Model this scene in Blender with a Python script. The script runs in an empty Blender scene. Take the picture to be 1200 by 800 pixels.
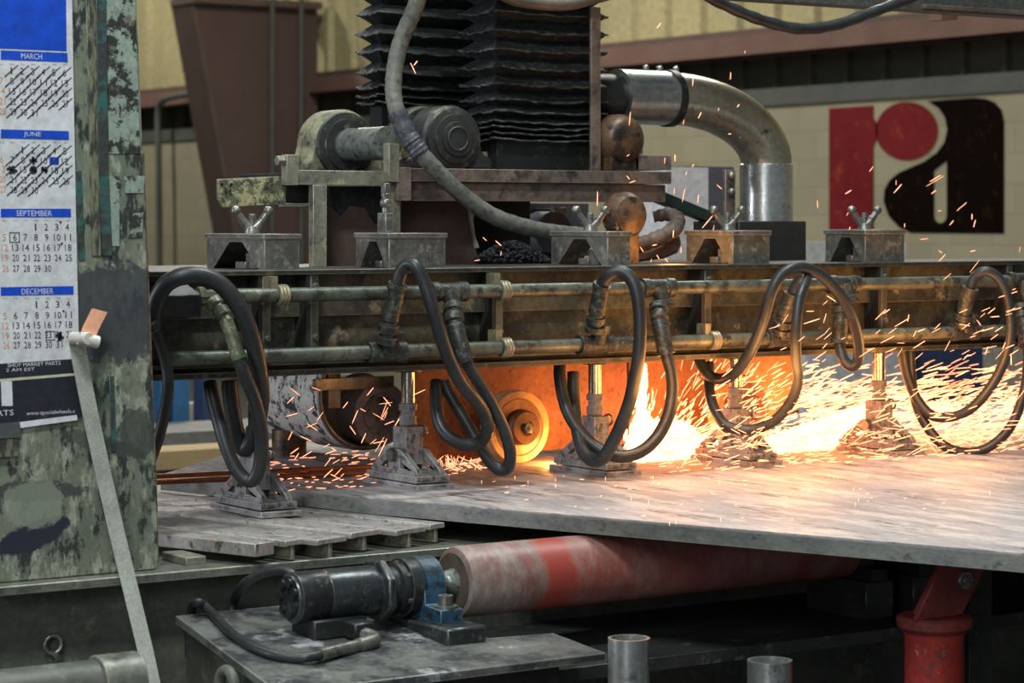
import bpy, bmesh, math, random
from mathutils import Vector, Matrix
from mathutils.geometry import tessellate_polygon
random.seed(7)
PI = math.pi
SC = bpy.context.scene
COL = SC.collection
# ------------------------------------------------------------------ survey helpers
F = 2900.0
CX, SX = math.cos(math.radians(56)), math.sin(math.radians(56))
EYE = Vector((0, 0, 1.6))
HV = 258.0
def ray(u, v):
    a = (u - 600) / F
    return Vector((CX + SX * a, SX - CX * a, (HV - v) / F))
def pY(u, v, Y):
    r = ray(u, v); return EYE + r * (Y / r.y)
def pX(u, v, X):
    r = ray(u, v); return EYE + r * (X / r.x)
def pZ(u, v, Z):
    r = ray(u, v); return EYE + r * ((Z - EYE.z) / r.z)
def mpp(p):
    return (p.x * CX + p.y * SX) / F        # metres per survey pixel at a point
# ------------------------------------------------------------------ materials
def new_mat(name):
    m = bpy.data.materials.new(name); m.use_nodes = True
    nt = m.node_tree; b = nt.nodes['Principled BSDF']
    return m, nt, b
def pm(name, c1, c2=None, c3=None, scale=6.0, chip=0.62, rough=0.55, metal=0.0, bump=0.15, stretch=(1, 1, 1), fine=60.0, c4=None, chip4=.66, soft=.05, scale3=None, edge=None, spec=.5):
    """worn paint / metal: two mottled colours, sharp edged chips of a third, fine grain"""
    m, nt, b = new_mat(name); N = nt.nodes; L = nt.links
    tc = N.new('ShaderNodeTexCoord'); mp = N.new('ShaderNodeMapping'); mp.inputs['Scale'].default_value = stretch
    L.new(tc.outputs['Object'], mp.inputs['Vector'])
    def noise(s, det=6, r=.6, off=0):
        n = N.new('ShaderNodeTexNoise'); n.inputs['Scale'].default_value = s; n.inputs['Detail'].default_value = det
        n.inputs['Roughness'].default_value = r
        if off:
            m2 = N.new('ShaderNodeMapping'); m2.inputs['Location'].default_value = (off, off * 1.7, off * .6)
            L.new(mp.outputs[0], m2.inputs['Vector']); L.new(m2.outputs[0], n.inputs['Vector'])
        else: L.new(mp.outputs[0], n.inputs['Vector'])
        return n
    def ramp(src, a, z):
        r = N.new('ShaderNodeMapRange'); r.inputs['From Min'].default_value = a; r.inputs['From Max'].default_value = z
        L.new(src, r.inputs['Value']); return r.outputs[0]
    def mix(fac, A, B):
        x = N.new('ShaderNodeMix'); x.data_type = 'RGBA'
        L.new(fac, x.inputs[0])
        for s, val in ((6, A), (7, B)):
            if isinstance(val, tuple): x.inputs[s].default_value = (*val, 1)
            else: L.new(val, x.inputs[s])
        return x.outputs[2]
    c2 = c2 or tuple(k * .7 for k in c1)
    chip -= .055; chip4 -= .05
    n1 = noise(scale)
    col = mix(ramp(n1.outputs[0], .35, .65), c1, c2)
    if c3:
        n3 = noise(scale3 or scale * 3.0, 9, .74, 3.1)
        col = mix(ramp(n3.outputs[0], chip - soft, chip + soft), col, c3)
    if c4:
        n4 = noise(scale * 2.2, 9, .74, 8.3)
        col = mix(ramp(n4.outputs[0], chip4 - .03, chip4 + .03), col, c4)
    if edge:
        bv = N.new('ShaderNodeBevel'); bv.samples = 4; bv.inputs['Radius'].default_value = .0035
        ge = N.new('ShaderNodeNewGeometry'); dt = N.new('ShaderNodeVectorMath'); dt.operation = 'DOT_PRODUCT'
        L.new(bv.outputs[0], dt.inputs[0]); L.new(ge.outputs['Normal'], dt.inputs[1])
        ne = noise(45, 4, .7, 2)
        ad = N.new('ShaderNodeMath'); ad.operation = 'MULTIPLY_ADD'; ad.inputs[1].default_value = .12
        L.new(ne.outputs[0], ad.inputs[0]); L.new(dt.outputs['Value'], ad.inputs[2])
        col = mix(ramp(ad.outputs[0], 1.05, .98), col, edge)
    nf = noise(fine, 3, .7, 5)
    v = N.new('ShaderNodeHueSaturation'); L.new(col, v.inputs['Color'])
    L.new(ramp(nf.outputs[0], -.45, 1.3), v.inputs['Value'])
    v2 = N.new('ShaderNodeMath'); v2.operation = 'MULTIPLY'; v2.inputs[1].default_value = 1.55
    L.new(v.inputs['Value'].links[0].from_socket, v2.inputs[0]); L.new(v2.outputs[0], v.inputs['Value'])
    L.new(v.outputs[0], b.inputs['Base Color'])
    b.inputs['Metallic'].default_value = metal; b.inputs['Specular IOR Level'].default_value = spec
    rr = N.new('ShaderNodeMapRange'); rr.inputs['To Min'].default_value = max(.05, rough - .12); rr.inputs['To Max'].default_value = min(1, rough + .15)
    L.new(n1.outputs[0], rr.inputs['Value']); L.new(rr.outputs[0], b.inputs['Roughness'])
    if bump:
        bp = N.new('ShaderNodeBump'); bp.inputs['Strength'].default_value = bump; bp.inputs['Distance'].default_value = .004
        L.new(nf.outputs[0], bp.inputs['Height']); L.new(bp.outputs[0], b.inputs['Normal'])
    return m
def flat(name, c, rough=.6, metal=0.0):
    return pm(name, c, tuple(k * .9 for k in c), rough=rough, metal=metal, bump=.03, fine=30)
def glow(name, c, s):
    m, nt, b = new_mat(name)
    b.inputs['Base Color'].default_value = (*c, 1); b.inputs['Emission Color'].default_value = (*c, 1)
    b.inputs['Emission Strength'].default_value = s
    m.cycles.emission_sampling = 'NONE'
    return m
M = {}
M['beam'] = pm('beam_paint', (.165, .15, .092), (.075, .074, .052), (.035, .035, .030), scale=4, chip=.58, rough=.5, metal=.1, soft=.07, c4=(.29, .245, .165), chip4=.66, edge=(.22, .20, .15))
M['flange'] = pm('flange_steel', (.06, .056, .047), (.026, .026, .023), (.13, .115, .085), scale=9, chip=.64, rough=.45, metal=.35, edge=(.24, .215, .17))
M['pipe'] = pm('pipe_green', (.175, .18, .128), (.075, .084, .068), (.035, .038, .036), scale=8, chip=.6, rough=.42, metal=.25, c4=(.32, .33, .25), chip4=.68)
M['fitting'] = pm('fitting_black', (.055, .057, .052), (.025, .026, .025), (.15, .15, .12), scale=22, chip=.62, rough=.48, metal=.4, edge=(.13, .13, .11))
M['fitgreen'] = pm('fitting_green', (.16, .18, .10), (.07, .08, .06), (.30, .29, .19), scale=24, chip=.62, rough=.45, metal=.3)
M['rubber'] = pm('hose_rubber', (.030, .033, .036), (.018, .019, .021), (.07, .07, .068), scale=18, chip=.68, rough=.42, bump=.1, fine=120)
M['ferrule'] = pm('ferrule', (.34, .34, .31), (.16, .16, .15), (.07, .07, .06), scale=30, chip=.64, rough=.35, metal=.7)
M['clamp'] = pm('pipe_strap', (.42, .36, .22), (.22, .2, .14), scale=40, rough=.45, metal=.4)
M['block'] = pm('clamp_block', (.17, .165, .145), (.085, .085, .075), (.30, .285, .25), scale=12, chip=.63, rough=.5, metal=.35, edge=(.42, .40, .36))
M['steel'] = pm('worn_steel', (.36, .35, .32), (.19, .185, .17), (.09, .085, .08), scale=16, chip=.64, rough=.38, metal=.7)
M['dust'] = pm('powdered_cast', (.34, .32, .325), (.20, .19, .195), (.055, .054, .056), scale=12, chip=.62, rough=.7, metal=.1, edge=(.48, .46, .45))
M['rod'] = pm('chrome_rod', (.72, .66, .55), (.5, .46, .4), scale=12, rough=.2, metal=1.0, bump=.02)
M['dark'] = pm('dark_oiled', (.032, .034, .034), (.016, .017, .018), (.09, .095, .09), scale=11, chip=.68, rough=.45, metal=.2)
M['bellow'] = pm('bellows_fabric', (.020, .023, .024), (.011, .012, .013), (.085, .092, .09), scale=22, chip=.66, rough=.55, bump=.3, soft=.08)
M['pleat'] = pm('pleat_highlight', (.13, .14, .13), (.035, .038, .038), (.015, .016, .017), scale=16, chip=.55, rough=.55, soft=.05)  # paler than the fabric: ridge highlight put into the colour
M['frame'] = pm('frame_bar', (.30, .285, .21), (.18, .175, .14), (.06, .06, .054), scale=7, chip=.63, rough=.5, metal=.15, soft=.08, c4=(.38, .355, .22), chip4=.66, edge=(.42, .40, .31))
M['frame_rust'] = pm('frame_rust', (.25, .185, .15), (.15, .115, .098), (.04, .037, .036), scale=4, chip=.61, rough=.5, metal=.15, soft=.08, edge=(.36, .28, .23))
M['greenplate'] = pm('green_plate', (.20, .20, .12), (.13, .15, .10), (.55, .50, .28), scale=14, chip=.56, rough=.5, c4=(.045, .045, .04), chip4=.60, soft=.02, edge=(.4, .38, .25))
M['bearing'] = pm('bearing_oily', (.05, .052, .05), (.022, .023, .024), (.22, .215, .13), scale=6, chip=.69, rough=.42, metal=.2, bump=.5, soft=.08)
M['bearing_lit'] = pm('bearing_lit_tone', (.34, .33, .19), (.15, .15, .10), (.03, .032, .03), scale=6, chip=.60, rough=.5, bump=.3, soft=.1)  # yellowish lit tone of the housing put into the colour, with dark worn chips
M['shaft'] = pm('shaft', (.30, .33, .29), (.17, .19, .18), (.06, .06, .06), scale=18, chip=.62, rough=.35, metal=.5)
M['brown'] = pm('brown_primer', (.125, .078, .062), (.095, .06, .05), scale=4, rough=.6, bump=.05)
M['brown_web'] = pm('brown_web', (.085, .05, .043), (.10, .06, .05), scale=2, rough=.7, bump=.03)
M['girder'] = pm('girder_brown', (.215, .125, .098), (.17, .10, .08), scale=3, rough=.6, bump=.04, spec=.2)
M['yellow'] = pm('yellow_sheet', (.47, .41, .22), (.40, .35, .19), scale=1.5, rough=.6, bump=.02, fine=20, spec=.2)
M['recess'] = pm('recess_sheet', (.055, .05, .03), (.035, .034, .026), scale=1.2, rough=.6, bump=.02, fine=20)
M['ledge'] = pm('ledge', (.10, .105, .082), (.065, .075, .07), scale=2, rough=.7, bump=.03)
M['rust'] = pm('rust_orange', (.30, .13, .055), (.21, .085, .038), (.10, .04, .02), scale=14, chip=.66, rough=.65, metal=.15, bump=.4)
M['rustdark'] = pm('rust_brown', (.22, .125, .07), (.10, .06, .04), (.022, .018, .016), scale=4, chip=.60, rough=.42, metal=.25, soft=.06)
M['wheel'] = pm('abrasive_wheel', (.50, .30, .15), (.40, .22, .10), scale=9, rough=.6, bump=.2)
M['wheelhub'] = pm('wheel_hub', (.25, .12, .06), (.16, .08, .045), scale=16, rough=.4, metal=.4)
M['galv'] = pm('galvanised', (.68, .70, .68), (.48, .50, .50), (.20, .20, .19), scale=7, chip=.68, rough=.27, metal=.85, bump=.04)
M['duct'] = pm('duct_steel', (.60, .55, .42), (.42, .39, .31), (.10, .095, .085), scale=6, chip=.67, rough=.3, metal=.8, bump=.05)
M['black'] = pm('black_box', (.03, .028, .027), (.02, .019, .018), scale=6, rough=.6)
M['canvas'] = pm('conduit_canvas', (.17, .165, .14), (.11, .11, .10), (.06, .06, .058), scale=14, chip=.62, rough=.55)
M['tape'] = pm('tape', (.06, .065, .08), (.03, .032, .04), (.13, .135, .15), scale=26, chip=.62, rough=.5)
M['boot'] = pm('brown_boot', (.17, .12, .095), (.10, .07, .058), (.045, .04, .036), scale=8, chip=.62, rough=.65, soft=.1, bump=.4)
M['grit'] = pm('grit', (.055, .057, .07), (.03, .031, .038), scale=40, rough=.6)
M['bed'] = pm('bed_paint', (.13, .135, .11), (.07, .075, .065), (.20, .20, .15), scale=5, chip=.66, rough=.5, metal=.1)
M['bedrail'] = pm('bed_rail', (.26, .26, .21), (.14, .14, .12), (.05, .05, .05), scale=7, chip=.64, rough=.42, metal=.35, soft=.1, edge=(.42, .41, .34))
M['ledgeplate'] = pm('ledge_plate', (.035, .036, .036), (.06, .062, .058), (.15, .155, .16), scale=7, chip=.67, rough=.4, metal=.2)
M['bracket'] = pm('bracket_plate', (.22, .225, .21), (.10, .105, .10), (.045, .048, .054), scale=2.6, chip=.57, rough=.38, metal=.25, c4=(.44, .43, .46), chip4=.635, edge=(.42, .41, .36), soft=.06)
M['slat'] = pm('slat_bar', (.46, .43, .42), (.27, .25, .24), (.07, .066, .062), scale=9, chip=.63, rough=.5, metal=.2, stretch=(3, 1, 1), edge=(.5, .46, .40), c4=(.42, .28, .2), chip4=.66)
M['motor'] = pm('motor_black', (.055, .06, .064), (.03, .032, .035), (.16, .165, .16), scale=14, chip=.66, rough=.3, metal=.45, edge=(.2, .205, .2))
M['bluebrg'] = pm('blue_bearing', (.035, .105, .175), (.022, .07, .12), (.025, .027, .03), scale=14, chip=.58, rough=.36, metal=.1, edge=(.16, .25, .32))
M['red'] = pm('red_paint', (.48, .045, .030), (.36, .035, .028), (.14, .05, .04), scale=10, chip=.63, rough=.5, c4=(.42, .30, .24), chip4=.69)
M['reddark'] = pm('red_brown', (.26, .045, .035), (.19, .035, .03), (.09, .03, .03), scale=10, chip=.64, rough=.5)
M['white_paint'] = pm('chipped_white', (.78, .77, .72), (.66, .66, .62), (.05, .055, .06), scale=8, chip=.585, rough=.5, soft=.015)
M['motorgrey'] = pm('grey_motor', (.42, .40, .43), (.30, .29, .31), scale=8, rough=.55)
M['rail_top'] = pm('overhead', (.14, .105, .08), (.07, .06, .052), scale=10, rough=.55)
M['topgreen'] = pm('top_rail', (.075, .085, .08), (.045, .05, .05), (.13, .135, .12), scale=30, chip=.63, rough=.6)
M['greenbar'] = pm('dark_green_bar', (.030, .055, .042), (.02, .036, .03), scale=8, rough=.5)
M['hazegrey'] = pm('hood_grey', (.125, .12, .15), (.09, .09, .11), scale=4, rough=.6)
M['blue'] = flat('blue_paint', (.02, .11, .25))
M['bluedark'] = flat('blue_dark', (.025, .05, .13))
M['cream'] = flat('cream_board', (.42, .40, .33))
M['timber'] = pm('timber', (.42, .30, .15), (.34, .24, .12), scale=5, rough=.7, stretch=(1, 6, 6))
M['greyboard'] = flat('grey_board', (.16, .16, .15))
M['copper'] = pm('copper_rod', (.45, .17, .075), (.28, .10, .05), scale=12, rough=.4, metal=.5)
M['bare_edge'] = pm('bare_edge', (.30, .16, .09), (.12, .10, .075), (.05, .05, .045), scale=20, chip=.58, rough=.5)
M['paper'] = flat('paper', (.72, .73, .76), .7)
M['inkblue'] = flat('ink_blue', (.005, .075, .62), .5)
M['inkblack'] = flat('ink_black', (.02, .022, .03), .5)
M['inkgrey'] = flat('ink_grey', (.22, .23, .27), .6)
M['inkorange'] = flat('ink_orange', (.75, .32, .12), .6)
M['adblack'] = pm('ad_black', (.022, .025, .035), (.03, .033, .043), (.10, .10, .11), scale=9, chip=.72, rough=.35)
M['cream_line'] = flat('cream_line', (.62, .60, .45))
M['strap'] = pm('webbing', (.42, .43, .38), (.33, .34, .31), scale=20, rough=.7, fine=200)
M['tagorange'] = flat('tag_orange', (.72, .33, .20), .6)
M['tagwhite'] = flat('tag_white', (.66, .62, .58), .5)
M['mint'] = pm('mint_paint', (.33, .40, .335), (.26, .33, .28), (.035, .034, .032), scale=9, chip=.575, rough=.5, soft=.015, c4=(.16, .15, .10), chip4=.66)
M['teal'] = pm('teal_paint', (.035, .15, .125), (.05, .10, .10), (.05, .055, .052), scale=11, chip=.55, rough=.45, soft=.03)
M['buff'] = pm('buff_paint', (.25, .24, .155), (.17, .175, .12), (.045, .047, .042), scale=12, chip=.56, rough=.5, stretch=(3, 1, .5))
M['tape_grey'] = pm('tape_grey', (.12, .125, .125), (.08, .085, .085), scale=10, rough=.3)
M['floor'] = pm('shop_floor', (.05, .045, .04), (.035, .033, .03), scale=2, rough=.5)
M['logored'] = pm('logo_red', (.19, .012, .016), (.155, .010, .014), (.28, .04, .02), scale=2.5, chip=.66, rough=.8, bump=.03, spec=.15)
M['logoblack'] = pm('logo_black', (.009, .006, .005), (.007, .005, .004), (.06, .025, .01), scale=4, chip=.68, rough=.9, bump=.03, spec=.0)
M['spark'] = glow('spark_glow', (1, .38, .2), 2.3)
M['sparkhot'] = glow('spark_hot', (1, .5, .24), 3.6)
M['sparkwhite'] = glow('spark_white', (1, .78, .55), 6.0)

def column_mat():
    m = pm('column_paint', (.225, .25, .185), (.15, .175, .13), (.04, .044, .043), scale=7, chip=.59, rough=.45, soft=.02, c4=(.36, .38, .30), chip4=.61, scale3=17, stretch=(1.4, 1, .6))
    nt = m.node_tree; N = nt.nodes; L = nt.links; b = N['Principled BSDF']
    src = b.inputs['Base Color'].links[0].from_socket
    tc = N.new('ShaderNodeTexCoord')
    def stain(cur, centre, size, colour, rough, thr=1.0, amt=1.0):
        mp = N.new('ShaderNodeMapping'); mp.vector_type = 'TEXTURE'
        mp.inputs['Location'].default_value = centre; mp.inputs['Scale'].default_value = size; mp.inputs['Rotation'].default_value = (0, rough[1], 0)
        L.new(tc.outputs['Object'], mp.inputs[0])
        ln = N.new('ShaderNodeVectorMath'); ln.operation = 'LENGTH'; L.new(mp.outputs[0], ln.inputs[0])
        nz = N.new('ShaderNodeTexNoise'); nz.inputs['Scale'].default_value = 30; nz.inputs['Detail'].default_value = 10; nz.inputs['Roughness'].default_value = .78; L.new(tc.outputs['Object'], nz.inputs[0])
        ad = N.new('ShaderNodeMath'); ad.operation = 'MULTIPLY_ADD'; ad.inputs[1].default_value = rough[0]; L.new(nz.outputs[0], ad.inputs[0]); L.new(ln.outputs['Value'], ad.inputs[2])
        mr = N.new('ShaderNodeMapRange'); mr.inputs['From Min'].default_value = thr + .05 + rough[0] * .5; mr.inputs['From Max'].default_value = thr - .05 + rough[0] * .5
        mr.inputs['To Max'].default_value = amt
        L.new(ad.outputs[0], mr.inputs[0])
        x = N.new('ShaderNodeMix'); x.data_type = 'RGBA'; L.new(mr.outputs[0], x.inputs[0]); L.new(cur, x.inputs[6]); x.inputs[7].default_value = (*colour, 1)
        return x.outputs[2]
    return m, stain, src, b, L
# ------------------------------------------------------------------ mesh builder
def catmull(pts, n=8):
    P = [Vector(p) for p in pts]
    P = [P[0] * 2 - P[1]] + P + [P[-1] * 2 - P[-2]]
    out = []
    for i in range(1, len(P) - 2):
        a, b, c, d = P[i - 1], P[i], P[i + 1], P[i + 2]
        for k in range(n):
            t = k / n
            out.append(.5 * ((2 * b) + (c - a) * t + (2 * a - 5 * b + 4 * c - d) * t * t + (3 * b - a - 3 * c + d) * t ** 3))
    out.append(P[-2]); return out
class MB:
    def __init__(s): s.v = []; s.f = []
    def add(s, vs, fs):
        o = len(s.v); s.v += [tuple(x) for x in vs]; s.f += [tuple(o + i for i in f) for f in fs]; return s
    def box(s, x0, x1, y0, y1, z0, z1):
        vs = [(x, y, z) for z in (z0, z1) for y in (y0, y1) for x in (x0, x1)]
        return s.add(vs, [(0, 2, 3, 1), (4, 5, 7, 6), (0, 1, 5, 4), (2, 6, 7, 3), (0, 4, 6, 2), (1, 3, 7, 5)])
    def obox(s, c, ax, ay, az):
        c = Vector(c); ax, ay, az = Vector(ax), Vector(ay), Vector(az)
        vs = [c + ax * i + ay * j + az * k for k in (-1, 1) for j in (-1, 1) for i in (-1, 1)]
        return s.add(vs, [(0, 2, 3, 1), (4, 5, 7, 6), (0, 1, 5, 4), (2, 6, 7, 3), (0, 4, 6, 2), (1, 3, 7, 5)])
    def prism(s, pts, ext):
        n = len(pts); ext = Vector(ext); A = [Vector(p) for p in pts]
        return s.add(A + [p + ext for p in A], [tuple(range(n))[::-1], tuple(range(n, 2 * n))] + [(i, (i + 1) % n, n + (i + 1) % n, n + i) for i in range(n)])
    def plate(s, outer, holes, ext):
        loops = [[Vector(p) for p in outer]] + [[Vector(p) for p in h] for h in holes]
        flatp = [p for l in loops for p in l]; ext = Vector(ext); n = len(flatp)
        tris = tessellate_polygon(loops)
        fs = [t for t in tris] + [tuple(i + n for i in t[::-1]) for t in tris]
        o = 0
        for l in loops:
            k = len(l)
            fs += [(o + i, o + (i + 1) % k, n + o + (i + 1) % k, n + o + i) for i in range(k)]
            o += k
        return s.add(flatp + [p + ext for p in flatp], fs)
    def lathe(s, p, axis, prof, seg=32, cap=True):
        p = Vector(p); a = Vector(axis).normalized()
        e = Vector((0, 0, 1)) if abs(a.z) < .9 else Vector((1, 0, 0))
        e1 = a.cross(e).normalized(); e2 = a.cross(e1)
        vs = []
        for t, r in prof:
            for k in range(seg):
                q = 2 * PI * k / seg
                vs.append(p + a * t + (e1 * math.cos(q) + e2 * math.sin(q)) * max(r, 1e-5))
        fs = []
        for i in range(len(prof) - 1):
            for k in range(seg):
                k2 = (k + 1) % seg
                fs.append((i * seg + k, i * seg + k2, (i + 1) * seg + k2, (i + 1) * seg + k))
        if cap:
            fs.append(tuple(range(seg))[::-1]); o = (len(prof) - 1) * seg; fs.append(tuple(range(o, o + seg)))
        return s.add(vs, fs)
    def cyl(s, p0, p1, r, r2=None, seg=24):
        p0, p1 = Vector(p0), Vector(p1)
        return s.lathe(p0, p1 - p0, [(0, r), ((p1 - p0).length, r if r2 is None else r2)], seg)
    def pipe(s, p0, p1, r, ri, seg=28):
        p0, p1 = Vector(p0), Vector(p1); l = (p1 - p0).length
        return s.lathe(p0, p1 - p0, [(0, ri), (0, r), (l, r), (l, ri), (0, ri)], seg, cap=False)
    def tube(s, pts, r, seg=14, smooth=8, radii=None):
        P = catmull(pts, smooth) if smooth else [Vector(p) for p in pts]
        n = len(P); T = [(P[min(i + 1, n - 1)] - P[max(i - 1, 0)]).normalized() for i in range(n)]
        e = Vector((0, 1, 0)) if abs(T[0].y) < .9 else Vector((1, 0, 0))
        nrm = (e - T[0] * e.dot(T[0])).normalized(); vs = []
        for i in range(n):
            nrm = (nrm - T[i] * nrm.dot(T[i])).normalized(); bn = T[i].cross(nrm)
            rr = r if radii is None else radii(i / (n - 1))
            for k in range(seg):
                q = 2 * PI * k / seg; vs.append(P[i] + (nrm * math.cos(q) + bn * math.sin(q)) * rr)
        fs = [(i * seg + k, i * seg + (k + 1) % seg, (i + 1) * seg + (k + 1) % seg, (i + 1) * seg + k) for i in range(n - 1) for k in range(seg)]
        fs += [tuple(range(seg))[::-1], tuple(range((n - 1) * seg, n * seg))]
        return s.add(vs, fs)
    def torus(s, c, axis, R, r, seg=28, sub=10):
        a = Vector(axis).normalized(); e = Vector((0, 0, 1)) if abs(a.z) < .9 else Vector((1, 0, 0))
        e1 = a.cross(e).normalized(); e2 = a.cross(e1); vs = []
        for i in range(seg):
            q = 2 * PI * i / seg; d = e1 * math.cos(q) + e2 * math.sin(q)
            for k in range(sub):
                w = 2 * PI * k / sub; vs.append(Vector(c) + d * (R + r * math.cos(w)) + a * r * math.sin(w))
        return s.add(vs, [(i * sub + k, ((i + 1) % seg) * sub + k, ((i + 1) % seg) * sub + (k + 1) % sub, i * sub + (k + 1) % sub) for i in range(seg) for k in range(sub)])
    def ball(s, c, r, seg=14, sq=(1, 1, 1)):
        c = Vector(c); vs = [c + Vector((0, 0, -r * sq[2]))]; rings = seg // 2
        for i in range(1, rings):
            t = PI * i / rings
            for k in range(seg):
                q = 2 * PI * k / seg
                vs.append(c + Vector((r * math.sin(t) * math.cos(q) * sq[0], r * math.sin(t) * math.sin(q) * sq[1], -r * math.cos(t) * sq[2])))
        vs.append(c + Vector((0, 0, r * sq[2]))); fs = []
        for k in range(seg):
            fs.append((0, 1 + (k + 1) % seg, 1 + k)); o = 1 + (rings - 2) * seg; fs.append((len(vs) - 1, o + k, o + (k + 1) % seg))
        for i in range(rings - 2):
            for k in range(seg):
                fs.append((1 + i * seg + k, 1 + i * seg + (k + 1) % seg, 1 + (i + 1) * seg + (k + 1) % seg, 1 + (i + 1) * seg + k))
        return s.add(vs, fs)
    def sliver(s, a, b, w):
        a, b = Vector(a), Vector(b); d = (b - a).normalized(); e = d.cross(Vector((.3, 1, .2))).normalized(); g = d.cross(e)
        vs = [a]
        for f, k in ((.1, .7), (.5, 1), (.93, .75)):
            m = a.lerp(b, f); vs += [m + e * w * k, m - e * .5 * w * k + g * .87 * w * k, m - e * .5 * w * k - g * .87 * w * k]
        vs.append(b); fs = [(0, 2, 1), (0, 3, 2), (0, 1, 3), (10, 7, 8), (10, 8, 9), (10, 9, 7)]
        for q in (1, 4):
            for k in range(3): k2 = (k + 1) % 3; fs.append((q + k, q + k2, q + 3 + k2, q + 3 + k))
        return s.add(vs, fs)
    def mesh(s, name, m):
        me = bpy.data.meshes.new(name); me.from_pydata(s.v, [], s.f); me.validate()
        bm = bmesh.new(); bm.from_mesh(me); bmesh.ops.recalc_face_normals(bm, faces=bm.faces); bm.to_mesh(me); bm.free()
        for p in me.polygons: p.use_smooth = True
        me.set_sharp_from_angle(angle=math.radians(38)); me.materials.append(m); return me
def base_of(vs):
    xs, ys, zs = zip(*vs); return Vector(((min(xs) + max(xs)) / 2, (min(ys) + max(ys)) / 2, min(zs)))
def tagit(o, label, cat, group=None, kind=None):
    o['label'] = label; o['category'] = cat
    if group: o['group'] = group
    if kind: o['kind'] = kind
def addbevel(o, w):
    if w:
        b = o.modifiers.new('bevel', 'BEVEL'); b.width = w; b.segments = 1; b.limit_method = 'ANGLE'; b.angle_limit = math.radians(45)
def single(name, label, cat, mb, m, group=None, kind=None, bevel=0):
    base = base_of(mb.v); me = mb.mesh(name, m); me.transform(Matrix.Translation(-base))
    o = bpy.data.objects.new(name, me); o.location = base; COL.objects.link(o); addbevel(o, bevel); tagit(o, label, cat, group, kind); return o
def struct(name, mb, m, bevel=0):
    me = mb.mesh(name, m); o = bpy.data.objects.new(name, me); COL.objects.link(o); o['kind'] = 'structure'; addbevel(o, bevel); return o
class Thing:
    def __init__(s, name, label, cat, group=None):
        s.e = bpy.data.objects.new(name, None); s.e.empty_display_size = .05; COL.objects.link(s.e)
        tagit(s.e, label, cat, group); s.parts = []
    def part(s, name, mb, m, parent=None, bevel=.0012, label=None, kind=None):
        me = mb.mesh(name, m); o = bpy.data.objects.new(name, me); COL.objects.link(o); addbevel(o, bevel)
        if label: o['label'] = label
        if kind: o['kind'] = kind
        s.parts.append((o, mb, parent)); return o
    def done(s):
        base = base_of([v for _, mb, _ in s.parts for v in mb.v]); s.e.location = base
        for o, mb, par in s.parts:
            o.data.transform(Matrix.Translation(-base)); o.parent = par or s.e
        return s.e
def dup(root, loc, label=None, group=None, rz=None):
    r = root.copy(); COL.objects.link(r); r.location = loc
    if rz is not None: r.rotation_euler[2] = rz
    if label: r['label'] = label
    if group: r['group'] = group
    for ch in list(root.children):
        c = ch.copy(); COL.objects.link(c); c.parent = r
        for g in list(ch.children):
            d = g.copy(); COL.objects.link(d); d.parent = c
    return r
X3, Y3, Z3 = Vector((1, 0, 0)), Vector((0, 1, 0)), Vector((0, 0, 1))

# ================================================================== CAMERA
cam = bpy.data.cameras.new('camera'); co = bpy.data.objects.new('camera', cam); COL.objects.link(co)
co.location = EYE; co.rotation_euler = (PI / 2, 0, math.radians(-34))
cam.sensor_width = 36; cam.lens = F / 1200 * 36; cam.shift_y = -(400 - HV) / 1200; cam.clip_end = 200
cam.dof.use_dof = True; cam.dof.focus_distance = 6.1; cam.dof.aperture_fstop = 5.6
SC.camera = co

# ================================================================== SETTING
XW = 12.0
def wz(v, u=1000): return pX(u, v, XW).z
zb0, zb1, zb2, zb3, zb4 = wz(118), wz(97), wz(57), wz(33), wz(22)
mb = MB(); mb.box(-8, 16, -4, 34, -.1, 0); struct('floor', mb, M['floor'])
def block_mat():
    m, nt, b = new_mat('block_wall'); N = nt.nodes; L = nt.links
    tc = N.new('ShaderNodeTexCoord'); sp = N.new('ShaderNodeSeparateXYZ'); cb = N.new('ShaderNodeCombineXYZ')
    L.new(tc.outputs['Object'], sp.inputs[0]); L.new(sp.outputs[1], cb.inputs[0]); L.new(sp.outputs[2], cb.inputs[1])
    br = N.new('ShaderNodeTexBrick'); br.inputs['Scale'].default_value = 1; br.inputs['Brick Width'].default_value = .4; br.inputs['Row Height'].default_value = .205
    br.inputs['Mortar Size'].default_value = .006; br.inputs['Mortar Smooth'].default_value = .5
    br.inputs['Color1'].default_value = (.30, .27, .175, 1); br.inputs['Color2'].default_value = (.265, .24, .16, 1); br.inputs['Mortar'].default_value = (.225, .205, .14, 1)
    L.new(cb.outputs[0], br.inputs[0])
    nz = N.new('ShaderNodeTexNoise'); nz.inputs['Scale'].default_value = 1.3; nz.inputs['Detail'].default_value = 8; L.new(tc.outputs['Object'], nz.inputs[0])
    mr = N.new('ShaderNodeMapRange'); mr.inputs['To Min'].default_value = .75; mr.inputs['To Max'].default_value = 1.2; L.new(nz.outputs[0], mr.inputs[0])
    hs = N.new('ShaderNodeHueSaturation'); L.new(br.outputs[0], hs.inputs['Color']); L.new(mr.outputs[0], hs.inputs['Value']); L.new(hs.outputs[0], b.inputs['Base Color'])
    b.inputs['Roughness'].default_value = .8
    return m
M['blockwall'] = block_mat()
mb = MB(); mb.box(XW, XW + .25, -4, 34, 0, zb0); struct('wall_right', mb, M['blockwall'])
mb = MB(); mb.box(XW - .02, XW + .25, -4, 34, zb0, zb1); struct('trim_1', mb, M['ledge'])
mb = MB(); mb.box(XW + .18, XW + .3, -4, 34, zb1, zb2)
y = 2.0
while y < 30:
    mb.box(XW + .12, XW + .19, y, y + .04, zb1, zb2); y += .40
struct('wall_right_recess', mb, M['recess'])
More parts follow.
